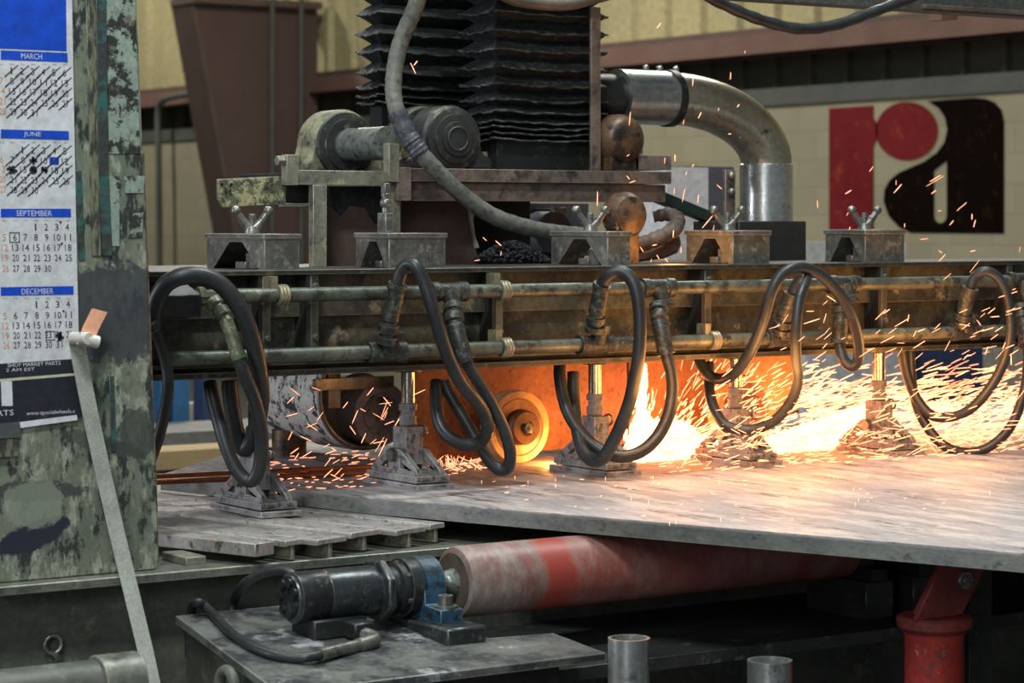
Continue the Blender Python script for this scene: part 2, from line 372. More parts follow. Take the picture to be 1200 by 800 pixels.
mb = MB(); mb.box(XW - .10, XW + .2, -4, 34, zb2, zb2 + .012); mb.box(XW - .10, XW - .08, -4, 34, zb2, zb3); mb.box(XW - .10, XW + .2, -4, 34, zb3, zb3 + .012)
struct('trim_2', mb, M['girder'])
mb = MB(); mb.box(XW - .02, XW + .2, -4, 34, zb3 + .012, zb4); struct('trim_3', mb, M['brown'])
prof = []; y = -4
while y < 34:
    prof += [(XW + .10, y), (XW + .10, y + .30), (XW + .05, y + .335), (XW + .05, y + .415), (XW + .10, y + .45)]; y += .45
mb = MB(); n = len(prof); mb.add([(a, b, zb4) for a, b in prof] + [(a, b, 8.5) for a, b in prof], [(i, i + 1, n + i + 1, n + i) for i in range(n - 1)])
struct('wall_right_upper', mb, M['yellow'])
mb = MB(); mb.box(-8, 16, 33.8, 34, 0, 8.5); struct('wall_back', mb, M['yellow'])
mb = MB(); mb.box(-8.2, -8, -4, 34, 0, 8.5); struct('wall_left', mb, M['ledge'])

# painted emblem on the block wall
def wl(u, v): p = pX(u, v, XW); return Vector((XW - .006, p.y, p.z))
t = Thing('wall_emblem', 'large red and black painted letter emblem on the block wall', 'emblem')
ext = (.006, 0, 0)
circ = [(1063 + 36.5 * math.cos(a), 153.5 + 34.2 * math.sin(a)) for a in [2 * PI * i / 48 for i in range(48)]]
mb = MB(); mb.prism([wl(*p) for p in [(972, 127), (1024, 123.5), (1024, 138), (1029, 146), (1029, 160), (1024, 172), (1024, 274), (972, 274)]], ext)
t.part('red_stem', mb, M['logored'], bevel=0)
mb = MB(); mb.prism([wl(*p) for p in circ], ext); t.part('red_disc', mb, M['logored'], bevel=0)
blk = [(1088, 118.5), (1120, 116), (1142, 114.5), (1155, 115.5), (1166, 120), (1174, 129), (1177, 142), (1177, 273.5), (1068, 272.5), (1054, 266), (1042, 253), (1036, 236), (1037, 222), (1043, 211), (1054, 202), (1068, 196), (1084, 189), (1098, 179), (1107, 167), (1110.5, 152), (1108, 138), (1101, 127)]
slot = [(1095, 200), (1110, 188), (1110, 252), (1108.5, 258), (1105, 261), (1101, 261.5), (1097, 259), (1095, 253)]
mb = MB(); mb.plate([wl(*p) for p in blk], [[wl(*p) for p in slot]], ext); t.part('black_bowl', mb, M['logoblack'], bevel=0)
t.done()

# tapered steel column of the building with its flange
Yc = 21.2
t = Thing('building_column', 'brown tapered steel building column at the far left wall', 'column')
a0, a1, a2 = pY(228, 4, Yc), pY(246, 95, Yc), pY(288, 330, Yc)
w0, w1 = pY(372, 4, Yc), pY(372, 330, Yc)
mb = MB(); mb.prism([a0, pY(246, 95, Yc), a2, Vector((a2.x + .1, Yc, 0)), Vector((w1.x, Yc, 0)), Vector((w0.x, Yc, a0.z))], (0, .03, 0)); t.part('web', mb, M['brown_web'], bevel=0)
mb = MB(); d = Vector((-.03, 0, 0))
for A, B in ((a0, a2), (a2, Vector((a2.x + .1, Yc, 0)))):
    mb.prism([A + Y3 * -.02, A + Y3 * .42, B + Y3 * .42, B + Y3 * -.02], (-.04, 0, 0))
t.part('inner_flange', mb, M['brown'], bevel=0)
mb = MB(); mb.box(a0.x - .05, w0.x, Yc - .1, Yc + .42, a0.z, a0.z + .07); t.part('cap_plate', mb, M['brown'], bevel=0)
t.done()
for k, (u, lab) in enumerate(((319, 'grey vertical conduit against the brown column web, nearer its slanted flange'), (353, 'grey vertical conduit along the right edge of the brown column web'))):
    p = pY(u, 0, Yc - .12); mb = MB(); mb.cyl((p.x, p.y, 0), (p.x, p.y, 4.2), .026, seg=12); single('conduit', lab, 'conduit', mb, M['ledge'], group='conduits by the building column')
mb = MB(); pb0 = pX(187, 330, 11.8); mb.tube([(pb0.x, pb0.y, 0), pb0, pX(186, 200, 11.8), pX(185, 150, 11.8), pX(186, 126, 11.8), pX(192, 117, 11.8), pX(204, 113, 11.8), pX(222, 110, 11.8)], .035, seg=10)
single('bent_pipe', 'thin grey pipe bent over below the yellow sheet wall', 'pipe', mb, M['ledge'])

# ================================================================== BRIDGE BEAM
YB = 5.22
zT, zB = pY(190, 318, YB).z, pY(190, 446, YB).z
X0, X1 = 2.30, 6.1
t = Thing('bridge_beam', 'long green steel channel beam bridging over the table', 'beam')
mb = MB(); mb.box(X0, X1, 5.285, 5.31, zB, zT - .012); mb.box(X0, X1, 5.55, 5.57, zB, zT - .012); t.part('web', mb, M['beam'])
mb = MB(); mb.box(X0, X1, YB, 5.60, zT - .012, zT); t.part('top_flange', mb, M['flange'])
mb = MB(); mb.box(X0, X1, YB - .005, 5.59, zB, zB + .014); mb.box(X0, X1, YB + .018, 5.30, zB + .024, zB + .034); t.part('bottom_flange', mb, M['flange'])
zl0, zl1 = pY(620, 364, 5.27).z, pY(620, 340, 5.27).z
mb = MB(); mb.box(X0, X1, 5.262, 5.286, zl0, zl1); t.part('ledge_bar', mb, M['beam'])
for u in (316, 372, 588, 832, 1038, 1185):
    x = pY(u, 350, 5.23).x; mb = MB()
    mb.box(x - .022, x, 5.224, 5.285, zB + .034, zT - .012); mb.cyl((x - .011, 5.224, zT - .04), (x - .011, 5.214, zT - .04), .008, seg=6)
    mb.cyl((x - .011, 5.224, zB + .09), (x - .011, 5.214, zB + .09), .008, seg=6); g = t.part('gusset', mb, M['beam'])
    mb = MB(); mb.box(x - .032, x - .0225, 5.226, 5.285, zB + .034, zT - .012); t.part('gusset_dark_side', mb, M['black'], g, bevel=0)  # black strip added to put shade on the gusset's left side
t.done()
ZP1, ZP2 = pY(590, 340.5, 5.195).z, pY(590, 407, 5.195).z
YP, RP = 5.190, .0175
stations = [None, 527, 772, 986, 1196]
low = [None, 451, 694, 913, 1129]
def ux(u, v=345, Y=None): return pY(u, v, Y or YP).x
for nm, z, us, lab, xs in (('upper_pipe', ZP1, [525, 770, 988, 1196], 'upper green hydraulic pipe running along the bridge beam', ux(255)), ('lower_pipe', ZP2, [452, 697, 915, 1129], 'lower green hydraulic pipe running along the bridge beam', ux(196))):
    t = Thing(nm, lab, 'pipe')
    mb = MB(); mb.cyl((xs, YP, z), (X1, YP, z), RP, seg=20); t.part('tube', mb, M['pipe'], bevel=0)
    for u in us:
        x = ux(u, 345 if z == ZP1 else 405)
        mb = MB(); mb.lathe((x - .052, YP, z), X3, [(0, .020), (0, .0255), (.022, .0255), (.024, .0225), (.08, .0225), (.082, .0255), (.104, .0255), (.104, .020)], 20)
        s = -1 if z == ZP1 else 1
        mb.lathe((x, YP - .008, z), Vector((.15 * 1, -.25, s)), [(0, .021), (.034, .021), (.036, .0255), (.056, .0255)], 20)
        t.part('tee_fitting', mb, M['fitting'] if u < 900 or 1 else M['pipe'], bevel=0)
    for u in ((330, 590) if z == ZP1 else (592, 836)):
        x = ux(u); mb = MB()
        for k in range(3): mb.torus((x - .009 + .009 * k, YP, z), X3, RP + .003, .0055, 20, 8)
        mb.box(x - .03, x - .012, YP - .004, 5.224, z - .012, z + .045); t.part('pipe_clip', mb, M['clamp'], bevel=0)
    if z == ZP1:
        mb = MB(); mb.lathe((xs - .075, YP - .004, z), X3, [(0, .014), (.02, .014), (.02, .023), (.036, .023), (.036, .016), (.08, .016)], 8); t.part('union_nut', mb, M['fitgreen'], bevel=0)
    t.done()
# valve body on the left end of the upper pipe
t = Thing('valve_body', 'dark box shaped valve at the left end of the upper pipe', 'valve')
c0, c1 = pY(186, 352, 5.19), pY(229, 350, 5.19)
mb = MB(); mb.box(c0.x - .02, c1.x - .005, 5.15, 5.24, c0.z - .037, c0.z + .012)
mb.prism([(c0.x, 5.15, c0.z + .012), (c1.x - .005, 5.15, c0.z + .012), (c1.x - .035, 5.175, c0.z + .042), (c0.x, 5.175, c0.z + .042)], (0, .06, 0)); t.part('housing', mb, M['dark'])
mb = MB(); mb.cyl((c1.x - .005, 5.19, ZP1), (c1.x + .03, 5.19, ZP1), .012, seg=12); t.part('spout', mb, M['fitting']); t.done()

# ---------------------------------------------------------------- hoses
def hose(label, pts, fit, r=.0195, start='fitting', mat=None, fr=.0215):
    """pts: (u, v, Y) survey points along the hose; the first `fit` of them carry the metal fitting"""
    t = Thing('hydraulic_hose', label, 'hose', 'hydraulic hoses on the bridge beam')
    W = [pY(*p) for p in pts]
    P = catmull(W, 8); k = fit * 8
    mb = MB(); mb.tube(P[max(k - 3, 0):], r, smooth=0); t.part('hose_tube', mb, mat or M['rubber'], bevel=0)
    if fit:
        Q = P[:k + 1]; L = [0]
        for a, b in zip(Q, Q[1:]): L.append(L[-1] + (b - a).length)
        T = L[-1]
        def rad(s):
            d = s * T / T
            return fr * (1.22 if d < .12 else .82 if d < .18 else 1.18 if d < .34 else .85 if d < .40 else 1.05 if d < .62 else 1.0 if d < .64 else 1.12)
        D = [Q[0].lerp(Q[0], 0)]
        n = 36; pts2 = []
        for i in range(n + 1):
            s = T * i / n; j = 0
            while j < len(L) - 2 and L[j + 1] < s: j += 1
            f = (s - L[j]) / max(L[j + 1] - L[j], 1e-6); pts2.append(Q[j].lerp(Q[j + 1], f))
        cut = int(n * .52)
        mb = MB(); mb.tube(pts2[:cut + 1], fr, smooth=0, seg=12, radii=lambda q: rad(q * .52)); t.part('swivel_fitting', mb, M['fitgreen'] if 'first' in label else M['fitting'], bevel=0)
        mb = MB(); mb.tube(pts2[cut:], fr, smooth=0, seg=16, radii=lambda q: fr * (1.02 if q < .8 else 1.12)); t.part('ferrule', mb, M['fitgreen'] if 'first' in label else M['fitting'], bevel=0)
    t.done()
hose('thick black hose arching high beside the green column, first on the beam', [(178, 388, 5.16), (179, 368, 5.15), (185, 347, 5.14), (197, 331, 5.12), (216, 323, 5.10), (237, 323, 5.09), (257, 332, 5.08), (274, 350, 5.07), (287, 373, 5.07), (297, 402, 5.08), (303, 432, 5.12), (306, 462, 5.19), (303, 490, 5.27), (297, 512, 5.32), (287, 526, 5.35), (279, 514, 5.36), (274, 490, 5.36), (270, 462, 5.36), (269, 446, 5.36)], 0, r=.0205)
hose('black hose with green swivel fitting under the left end, first on the beam', [(249, 352, 5.16), (262, 370, 5.13), (272, 396, 5.11), (280, 420, 5.10), (287, 440, 5.10), (298, 468, 5.11), (306, 505, 5.15), (306, 537, 5.18), (300, 558, 5.20), (290, 563, 5.22), (276, 548, 5.24), (264, 520, 5.26), (254, 485, 5.29), (248, 460, 5.31), (246, 447, 5.32)], 3, r=.0165, fr=.0165)
hose('thin black hose hanging right behind the green column edge', [(176, 380, 5.12), (181, 388, 5.12), (188, 402, 5.12), (195, 428, 5.12), (197, 452, 5.12), (193, 482, 5.14), (186, 512, 5.16), (176, 540, 5.18)], 1, r=.0135, fr=.013)
hose('black hose looping from the lower pipe tee left of the rusty guard', [(453, 402, 5.165), (457, 375, 5.15), (463, 348, 5.14), (466, 332, 5.13), (471, 317, 5.12), (479, 309, 5.10), (488, 313, 5.08), (497, 330, 5.07), (506, 358, 5.06), (515, 388, 5.06), (526, 420, 5.07), (540, 448, 5.08), (555, 466, 5.09), (567, 484, 5.11), (571, 503, 5.13), (563, 517, 5.17), (546, 521, 5.20), (528, 513, 5.24), (517, 500, 5.27), (512, 482, 5.29), (511, 460, 5.31), (512, 446, 5.32)], 3, r=.0165)
hose('black hose hanging from the upper tee across the rusty guard to the grinding wheel', [(531, 358, 5.175), (533, 378, 5.15), (539, 402, 5.13), (546, 422, 5.12), (556, 440, 5.12), (569, 460, 5.12), (582, 484, 5.12), (593, 510, 5.13), (598, 533, 5.14), (595, 548, 5.16), (585, 550, 5.18), (574, 540, 5.20), (562, 522, 5.22), (549, 499, 5.25), (536, 477, 5.28), (526, 460, 5.30), (521, 446, 5.31)], 3, r=.0155)
hose('black hose arching over the upper pipe and dropping past the second stand', [(697, 388, 5.165), (699, 368, 5.15), (703, 346, 5.14), (706, 333, 5.13), (713, 322, 5.11), (725, 318, 5.09), (737, 324, 5.07), (746, 342, 5.05), (750, 375, 5.04), (749, 412, 5.04), (744, 442, 5.05), (737, 472, 5.07), (727, 499, 5.09), (717, 520, 5.11), (706, 537, 5.13), (693, 539, 5.17), (682, 526, 5.21), (676, 500, 5.25), (673, 470, 5.29), (672, 436, 5.31)], 3, r=.017)
hose('black hose in a wide loop crossing the second stand before the white flash', [(772, 358, 5.175), (773, 376, 5.15), (777, 398, 5.13), (781, 415, 5.12), (787, 438, 5.11), (788, 460, 5.11), (783, 487, 5.11), (770, 512, 5.12), (751, 529, 5.13), (728, 535, 5.15), (707, 529, 5.18), (687, 514, 5.22), (669, 490, 5.26), (660, 465, 5.29), (656, 440, 5.31), (656, 428, 5.32)], 3, r=.0165)
hose('black hose in a tall arch over both pipes right of the middle gusset', [(986, 352, 5.17), (985, 378, 5.16), (984, 402, 5.16), (988, 420, 5.14), (998, 429, 5.12), (1006, 420, 5.10), (1005, 395, 5.08), (996, 365, 5.06), (980, 340, 5.05), (960, 321, 5.05), (936, 313, 5.05), (916, 322, 5.06), (904, 342, 5.07), (896, 370, 5.09), (885, 400, 5.12), (871, 425, 5.16), (857, 440, 5.20), (842, 444, 5.25), (829, 438, 5.28), (821, 425, 5.30), (818, 414, 5.31)], 2, r=.0155)
hose('black hose falling straight from the tall arch into the sparks', [(915, 392, 5.165), (920, 368, 5.15), (928, 344, 5.13), (938, 326, 5.11), (946, 320, 5.08), (944, 330, 5.04), (937, 350, 5.01), (933, 385, 5.00), (933, 420, 5.01), (935, 445, 5.03), (927, 470, 5.06), (908, 492, 5.10), (882, 503, 5.15), (852, 499, 5.20), (836, 476, 5.25), (831, 450, 5.29), (831, 425, 5.31)], 2, r=.0145)
hose('black hose with brown fitting looping at the right end of the lower pipe', [(1128, 383, 5.165), (1131, 360, 5.15), (1137, 337, 5.13), (1143, 324, 5.12), (1154, 318, 5.10), (1167, 323, 5.08), (1178, 340, 5.06), (1184, 368, 5.05), (1184, 397, 5.05), (1176, 425, 5.07), (1161, 453, 5.10), (1140, 477, 5.14), (1117, 488, 5.19), (1093, 487, 5.24), (1075, 468, 5.28), (1063, 440, 5.30), (1057, 408, 5.31)], 2, r=.0145)
hose('black hose cut by the right picture edge, lowest loop in the sparks', [(1196, 358, 5.17), (1199, 378, 5.15), (1203, 405, 5.12), (1204, 430, 5.10), (1199, 463, 5.09), (1184, 500, 5.11), (1160, 523, 5.14), (1134, 530, 5.18), (1108, 523, 5.22), (1090, 505, 5.26), (1076, 480, 5.29), (1069, 450, 5.31), (1066, 408, 5.32)], 2, r=.0145)

# ---------------------------------------------------------------- clamp blocks on the beam
def clamp_block(L, Mi, R, vt, vb, label, kind):
    t = Thing('clamp_block', label, 'clamp', 'clamp blocks on top of the beam')
    y0 = YB + .03
    pm_, pr, pl = pY(Mi, vb, y0), pY(R, vb, y0), None
    x0 = pm_.x; x1 = pr.x; h = pY(Mi, vt, y0).z - zT
    yl = pX(L, vb, x0).y
    z0 = zT
    w = yl - y0
    def q(f, z): return Vector((x0, yl - w * f, z0 + z))
    outer = [q(0, 0), q(.12, 0), q(.40, h * .76), q(.62, h * .76), q(.90, 0), q(1, 0), q(1, h * .86), q(0, h * .86)]
    mb = MB(); mb.plate(outer, [], (x1 - x0, 0, 0)); t.part('body', mb, M['block'])
    mb = MB(); mb.box(x0 - .004, x1 + .004, y0 - .004, yl + .004, z0 + h * .86, z0 + h); t.part('top_plate', mb, M['block'])
    mb = MB(); mb.box(x0 + .03, x0 + .045, y0 + w * .3, y0 + w * .5, z0, z0 + h * .45); mb.box(x0 + .02, x1 - .01, y0 + w * .45, y0 + w * .62, z0, z0 + h * .2); t.part('wedge', mb, M['steel'])
    xc, yc, zc = (x0 + x1) / 2, (y0 + yl) / 2, z0 + h
    if kind == 'rod':
        xc = x0 + .02; yc = y0 + .05
        mb = MB(); mb.box(xc - .012, xc + .012, yc - .02, yc + .02, zc, zc + .05); t.part('stud_base', mb, M['block'])
        mb = MB(); mb.tube([(xc, yc, zc + .05), (xc, yc, zc + .07), (xc, yc - .004, zc + .10)], .009, smooth=4); mb.ball((xc, yc, zc + .075), .015); mb.box(xc - .008, xc + .008, yc - .01, yc + .01, zc + .09, zc + .125); t.part('stud', mb, M['steel'])
    else:
        mb = MB(); mb.cyl((xc, yc, zc), (xc, yc, zc + .018), .02, .016, seg=14); mb.cyl((xc, yc, zc + .018), (xc, yc, zc + .048), .009, seg=10); t.part('stud', mb, M['steel'])
        for s in (-1, 1):
            dx, dy = (.036 * s, -.012 * s); mb = MB()
            mb.tube([(xc, yc, zc + .008), (xc + dx * .5, yc + dy * .5, zc + .026), (xc + dx, yc + dy, zc + .052)], .011, smooth=4, seg=10, radii=lambda q: .0125 - .004 * q); mb.ball((xc + dx * 1.06, yc + dy * 1.06, zc + .056), .0125); t.part('wing_arm', mb, M['steel'], bevel=0)
    t.done()
clamp_block(242, 310, 351, 274, 316, 'steel clamp block with bright wing nut, nearest the green column', 'wing')
clamp_block(417, 456, 522, 273, 312, 'steel clamp block below the two pale frame legs', 'rod')
clamp_block(646, 712, 739, 271, 309, 'steel clamp block in front of the round rusty motor end', 'wing')
clamp_block(804, 859, 902, 270, 307, 'orange lit clamp block in front of the black duct box', 'wing')
clamp_block(967, 1014, 1060, 269, 303, 'steel clamp block standing before the red letter of the wall emblem', 'wing')

# ---------------------------------------------------------------- hydraulic stands
ZPL = .927
def stand(loc, H, label):
    t = Thing('hydraulic_stand', label, 'stand', 'hydraulic stands under the beam')
    x, y, z = loc
    def B(mb, x0, x1, y0, y1, z0, z1): mb.box(x + x0, x + x1, y + y0, y + y1, z + z0, z + z1); return mb
    t.part('base_plate', B(MB(), -.055, .055, -.135, .135, 0, .014), M['dust'])
    mb = MB(); B(mb, -.05, .05, -.12, .12, .017, .034); t.part('upper_plate', mb, M['dust'])
    for s in (-1, 1):
        mb = MB(); xx = x + (s * .034) - .008
        out = [(xx, y - .115, z + .034), (xx, y + .115, z + .034), (xx, y + .106, z + .048), (xx, y + .028, z + .096), (xx, y - .028, z + .096), (xx, y - .106, z + .048)]
        hs = [[(xx, y + .026 * k, z + .046), (xx, y + .068 * k, z + .046), (xx, y + .028 * k, z + .072)] for k in (-1, 1)]
        mb.plate(out, hs, (.016, 0, 0)); t.part('cheek', mb, M['dust'])
    mb = MB(); mb.cyl((x - .056, y, z + .08), (x + .056, y, z + .08), .017, seg=18); t.part('pivot_pin', mb, M['steel'])
    mb = MB(); B(mb, -.025, .025, -.032, .032, .055, .150); B(mb, -.016, .016, -.036, .036, .105, .135); cv = t.part('clevis', mb, M['dust'])
    mb = MB(); mb.lathe((x, y, z + .150), Z3, [(0, .017), (.006, .022), (.026, .022), (.029, .018), (.04, .018), (.042, .023), (.056, .023), (.06, .019)], 18); t.part('neck', mb, M['dust'], bevel=0)
    mb = MB(); mb.cyl((x, y, z + .208), (x, y, z + H - .012), .0175, seg=20); t.part('rod', mb, M['rod'], bevel=0)
    mb = MB(); mb.cyl((x, y, z + H - .012), (x, y, z + H), .034, seg=18); t.part('top_flange', mb, M['fitting'], bevel=0)
    mb = MB(); mb.torus((x + .03, y - .02, z + .14), (1, .3, 0), .014, .0035); t.part('lifting_ring', mb, M['steel'], cv, bevel=0)
    return t.done()
YS = 5.36
for u, v, z, lab in ((299, 604, .889, 'cast foot stand on the slat table, nearest the green column'), (478, 572, ZPL, 'powder grey foot stand with bright rod beside the rusty guard'), (697, 556, ZPL, 'foot stand circled by hoses right of the grinding wheel'), (862, 540, ZPL, 'foot stand glowing orange between the two spark flashes'), (1030, 525, ZPL, 'foot stand deep in the spark stream under the right part of the beam')):
    p = pY(u, v, YS); zz = ZPL if z == ZPL else z
    stand((p.x, YS, zz), zB - zz, lab)

# ---------------------------------------------------------------- steel plate being ground and table
cA, cB = pZ(434, 583, ZPL), pZ(1200, 648, ZPL)
dirE = (cB - cA).normalized()
cC = cA + dirE * 2.6
nrm = Vector((-dirE.y, dirE.x, 0))
if nrm.y < 0 and nrm.x < 0: nrm = -nrm
cL = pZ(188, 556, ZPL)
def plate_mat():
    m = pm('ground_plate', (.37, .355, .375), (.285, .272, .288), (.10, .095, .10), scale=5, chip=.64, rough=.62, metal=.05, bump=.12, stretch=(1.6, .35, 1), soft=.025, scale3=9, c4=(.5, .45, .43), chip4=.58, spec=.25)
    return m
M['plate'] = plate_mat()
M['plate_edge'] = pm('plate_edge', (.23, .235, .215), (.15, .155, .15), (.08, .08, .08), scale=9, chip=.66, rough=.5, metal=.2, stretch=(1, 1, 2), edge=(.34, .345, .32))
t = Thing('steel_plate', 'big pale steel plate lying on the table under the wheels', 'steel plate')
far = [cC + Vector((3.2, .9, 0)), Vector((cL.x + 5, 6.6, ZPL)), Vector((cL.x + .6, 6.55, ZPL))]
poly = [cA, cC] + far + [cL]
mb = MB(); mb.prism([p - Z3 * .004 for p in poly], (0, 0, .004)); t.part('ground_face', mb, M['plate'], bevel=0)
mb = MB(); mb.prism([p - Z3 * .040 for p in poly], (0, 0, .0355)); t.part('cut_edge', mb, M['plate_edge'], bevel=.001)
t.done()

ZS = .886; ZR = .838
ang = math.radians(15); sd = Vector((-math.sin(ang), math.cos(ang), 0)); sx = Vector((math.cos(ang), math.sin(ang), 0))
YF = 4.90
labs = ['grey tee bar of the slat table with a chipped end, first beside the thick board', 'grey tee bar of the slat table, second from the thick board', 'grey tee bar of the slat table, third from the thick board', 'grey tee bar of the slat table, fourth from the thick board', 'narrow tee bar of the slat table tucked under the steel plate corner']
for k, ((ua, ub), lab) in enumerate(zip([(330, 360), (362, 407), (409, 455), (457, 502), (504, 529)], labs)):
    va, vb_ = 634 - (ua - 330) * .11, 634 - (ub - 330) * .11
    A, B_ = pZ(ua, va, ZS), pZ(ub, vb_, ZS); dz = (.0, -.003, .001, -.002, 0)[k]
    w = (B_ - A).length / 2 - .008; c = (A + B_) / 2 + sd * (.0, -.012, .008, -.006, .01)[k] + Z3 * dz
    t = Thing('tee_bar', lab, 'bar', 'tee bars of the slat table')
    mb = MB(); L = .62
    prof = [c - sx * w - Z3 * .004, c - sx * w * .93, c + sx * w * .93, c + sx * w - Z3 * .004, c + sx * w - Z3 * .012, c + sx * (w * .6) - Z3 * .012, c - sx * (w * .6) - Z3 * .012, c - sx * w - Z3 * .014]
    mb.prism(prof, sd * 2 * L); t.part('top_bar', mb, M['slat'])
    mb = MB(); mb.obox(c + sd * (L + .004) - Z3 * .0285, sx * .005, sd * L, Z3 * .0165); t.part('rib', mb, M['frame'])
    t.done()
# thick board left
A = pZ(187, 625, ZS + .001); B_ = pZ(299, 637, ZS + .001)
dd = (B_ - A).normalized(); nn = Vector((-dd.y, dd.x, 0)); nn = nn if nn.y > 0 else -nn
mb = MB(); mb.prism([A - dd * .15, B_, B_ + nn * .062, A - dd * .15 + nn * .062], (0, 0, -.030)); single('table_board', 'thick worn board at the left front of the slat table', 'board', mb, M['slat'], bevel=.002)
c = pY(225, 660, 4.95); mb = MB(); mb.box(c.x - .025, c.x + .025, 4.93, 5.05, ZR, ZS - .03); single('spacer_block', 'small wooden spacer under the thick worn board', 'block', mb, M['frame'], bevel=.002)
for k, (du, lab) in enumerate(((0, 'flat bar of the slat table just behind the thick worn board'), (1, 'flat bar of the slat table under the first stand, second behind the thick board'), (2, 'flat bar of the slat table, third behind the thick board'))):
    p = A + nn * (.068 + .066 * k) - dd * .2 - Z3 * .004; q_ = p + dd * ((B_ - A).length + .15 - .05 * k)
    mb = MB(); mb.prism([p, q_, q_ + nn * .06, p + nn * .06], (0, 0, -.012)); single('flat_bar', lab, 'bar', mb, M['slat'], group='flat bars of the slat table', bevel=.001)

# table bed
t = Thing('table_bed', 'long dark green machine bed carrying the slat table and column', 'machine bed')
mb = MB(); mb.box(1.2, 6.5, 4.86, 6.5, ZR - .020, ZR); t.part('top_rail', mb, M['bedrail'], bevel=.002)
mb = MB(); mb.box(1.2, 6.5, 4.93, 6.4, .25, ZR - .02); t.part('side_web', mb, M['bed'])
mb = MB(); zl = pY(875, 757, 4.38).z; mb.box(2.75, 6.5, 4.38, 4.94, zl - .03, zl); t.part('lower_ledge', mb, M['ledgeplate'])
p = pY(61, 755, 4.92); mb = MB(); mb.torus((p.x, 4.915, p.z), Y3, .019, .0045); mb.cyl((p.x, 4.93, p.z - .02), (p.x, 4.90, p.z - .02), .006, seg=8); t.part('eye_bolt', mb, M['steel'], bevel=0)
mb = MB(); mb.box(1.2, 6.5, 4.6, 6.2, 0, .25); t.part('plinth', mb, M['black'])
t.done()

# ---------------------------------------------------------------- green column
YCOL = 4.905
top_r, bot_r = pY(147.5, -330, YCOL), pY(187.5, 668, YCOL)
CB = Vector((2.0, YCOL, ZR))
xl = 1.7
m, stain, cur, b, L = column_mat()
Pcol = lambda u, v: pY(u, v, YCOL)
basecol = base_of([(xl, YCOL, ZR), (bot_r.x, YCOL + .2, 2)])
def loc(u, v): p = Pcol(u, v) - basecol; return (p.x, p.y, p.z)
cur = stain(cur, loc(138, 366), (.15, .5, .105), (.045, .05, .058), (1.5, 0), amt=.9)
cur = stain(cur, loc(40, 628), (.085, .5, .030), (.022, .027, .042), (1.3, -.30), amt=1)
cur = stain(cur, loc(42, 575), (.11, .5, .022), (.05, .057, .055), (1.6, .05), amt=.9)
cur = stain(cur, loc(120, 520), (.1, .5, .02), (.06, .068, .06), (1.8, .3), amt=.7)
cur = stain(cur, loc(163, 510), (.05, .5, .055), (.05, .055, .05), (2.0, 0), amt=.85)
cur = stain(cur, loc(40, 590), (.07, .5, .05), (.24, .27, .21), (1.4, 0), amt=.7)
L.new(cur, b.inputs['Base Color']); M['column'] = m
t = Thing('machine_column', 'peeling green painted machine column holding the calendar', 'machine column')
mb = MB(); mb.prism([(xl, YCOL, ZR), (bot_r.x - .012, YCOL, ZR), (bot_r.x, YCOL, ZR + .012), (top_r.x, YCOL, top_r.z), (xl, YCOL, top_r.z)], (0, .2, 0)); t.part('body', mb, M['column'], bevel=.004)
def cpanel(pts, th): 
    mb = MB(); mb.prism([pY(u, v, YCOL - th) for u, v in pts], (0, th + .001, 0)); return mb
t.part('mint_panel', cpanel([(124, -40), (157, -40), (161, 70), (164, 180), (128, 180), (126, 60)], .002), M['mint'], bevel=0, label='pale mint painted patch')
t.part('mint_panel', cpanel([(128, 206), (140, 206), (140, 288), (131, 288)], .002), M['mint'], bevel=0, label='small pale patch')
t.part('mint_panel', cpanel([(146, 206), (170, 206), (168, 226), (147, 226)], .002), M['mint'], bevel=0, label='small pale patch')
t.part('mint_panel', cpanel([(150, 250), (168, 249), (167, 278), (153, 279)], .002), M['mint'], bevel=0, label='small pale patch')
t.part('raised_strip', cpanel([(112, -40), (124, -40), (127, 190), (132, 300), (120, 300), (115, 180)], .006), M['teal'], label='teal painted strip')
t.part('raised_strip', cpanel([(100, -40), (111, -40), (119, 300), (108, 300)], .004), M['buff'], label='buff painted strip')
t.part('raised_strip', cpanel([(88, 200), (96, 200), (100, 305), (93, 305)], .003), M['teal'], label='teal painted strip')
t.part('raised_strip', cpanel([(128, 440), (134, 440), (137, 530), (131, 530)], .002), M['teal'], label='teal painted strip')
t.part('chipped_edge', cpanel([(168.0, 180), (169, 180), (185, 600), (183.8, 600)], .0015), M['bare_edge'], bevel=0, label='bare orange edge')
t.done()

# ---------------------------------------------------------------- wall calendar
YK = YCOL - .007
TXT = {}
def textmesh(s, font_space=1.0):
    if s in TXT: return TXT[s]
    c = bpy.data.curves.new('t', 'FONT'); c.body = s; c.resolution_u = 2
    o = bpy.data.objects.new('t', c); COL.objects.link(o)
    dg = bpy.context.evaluated_depsgraph_get(); dg.update()
    me = bpy.data.meshes.new_from_object(o.evaluated_get(dg))
    vs = [(v.co.x, v.co.y) for v in me.vertices]; fs = [tuple(p.vertices) for p in me.polygons]
    bpy.data.objects.remove(o); bpy.data.meshes.remove(me); bpy.data.curves.remove(c)
    TXT[s] = (vs, fs); return TXT[s]
def put_text(mb, s, u, v, hpx, wpx, Y, align='c', lean=-.036, tilt=0.0):
    """a run of lettering: (u, v) its centre, hpx cap height, wpx width"""
    vs, fs = textmesh(s); x0 = min(a for a, _ in vs); x1 = max(a for a, _ in vs); y0 = min(b for _, b in vs); y1 = max(b for _, b in vs)
    out = []
    for a, b_ in vs:
        fx = (a - x0) / max(x1 - x0, 1e-6) - .5; fy = (b_ - y0) / max(y1 - y0, 1e-6) - .5
        out.append(pY(u + fx * wpx + fy * hpx * lean, v - fy * hpx + tilt * fx * wpx, Y))
    mb.add(out, fs)
t = Thing('wall_calendar', 'year planner calendar with blue month bars on the green column', 'calendar')
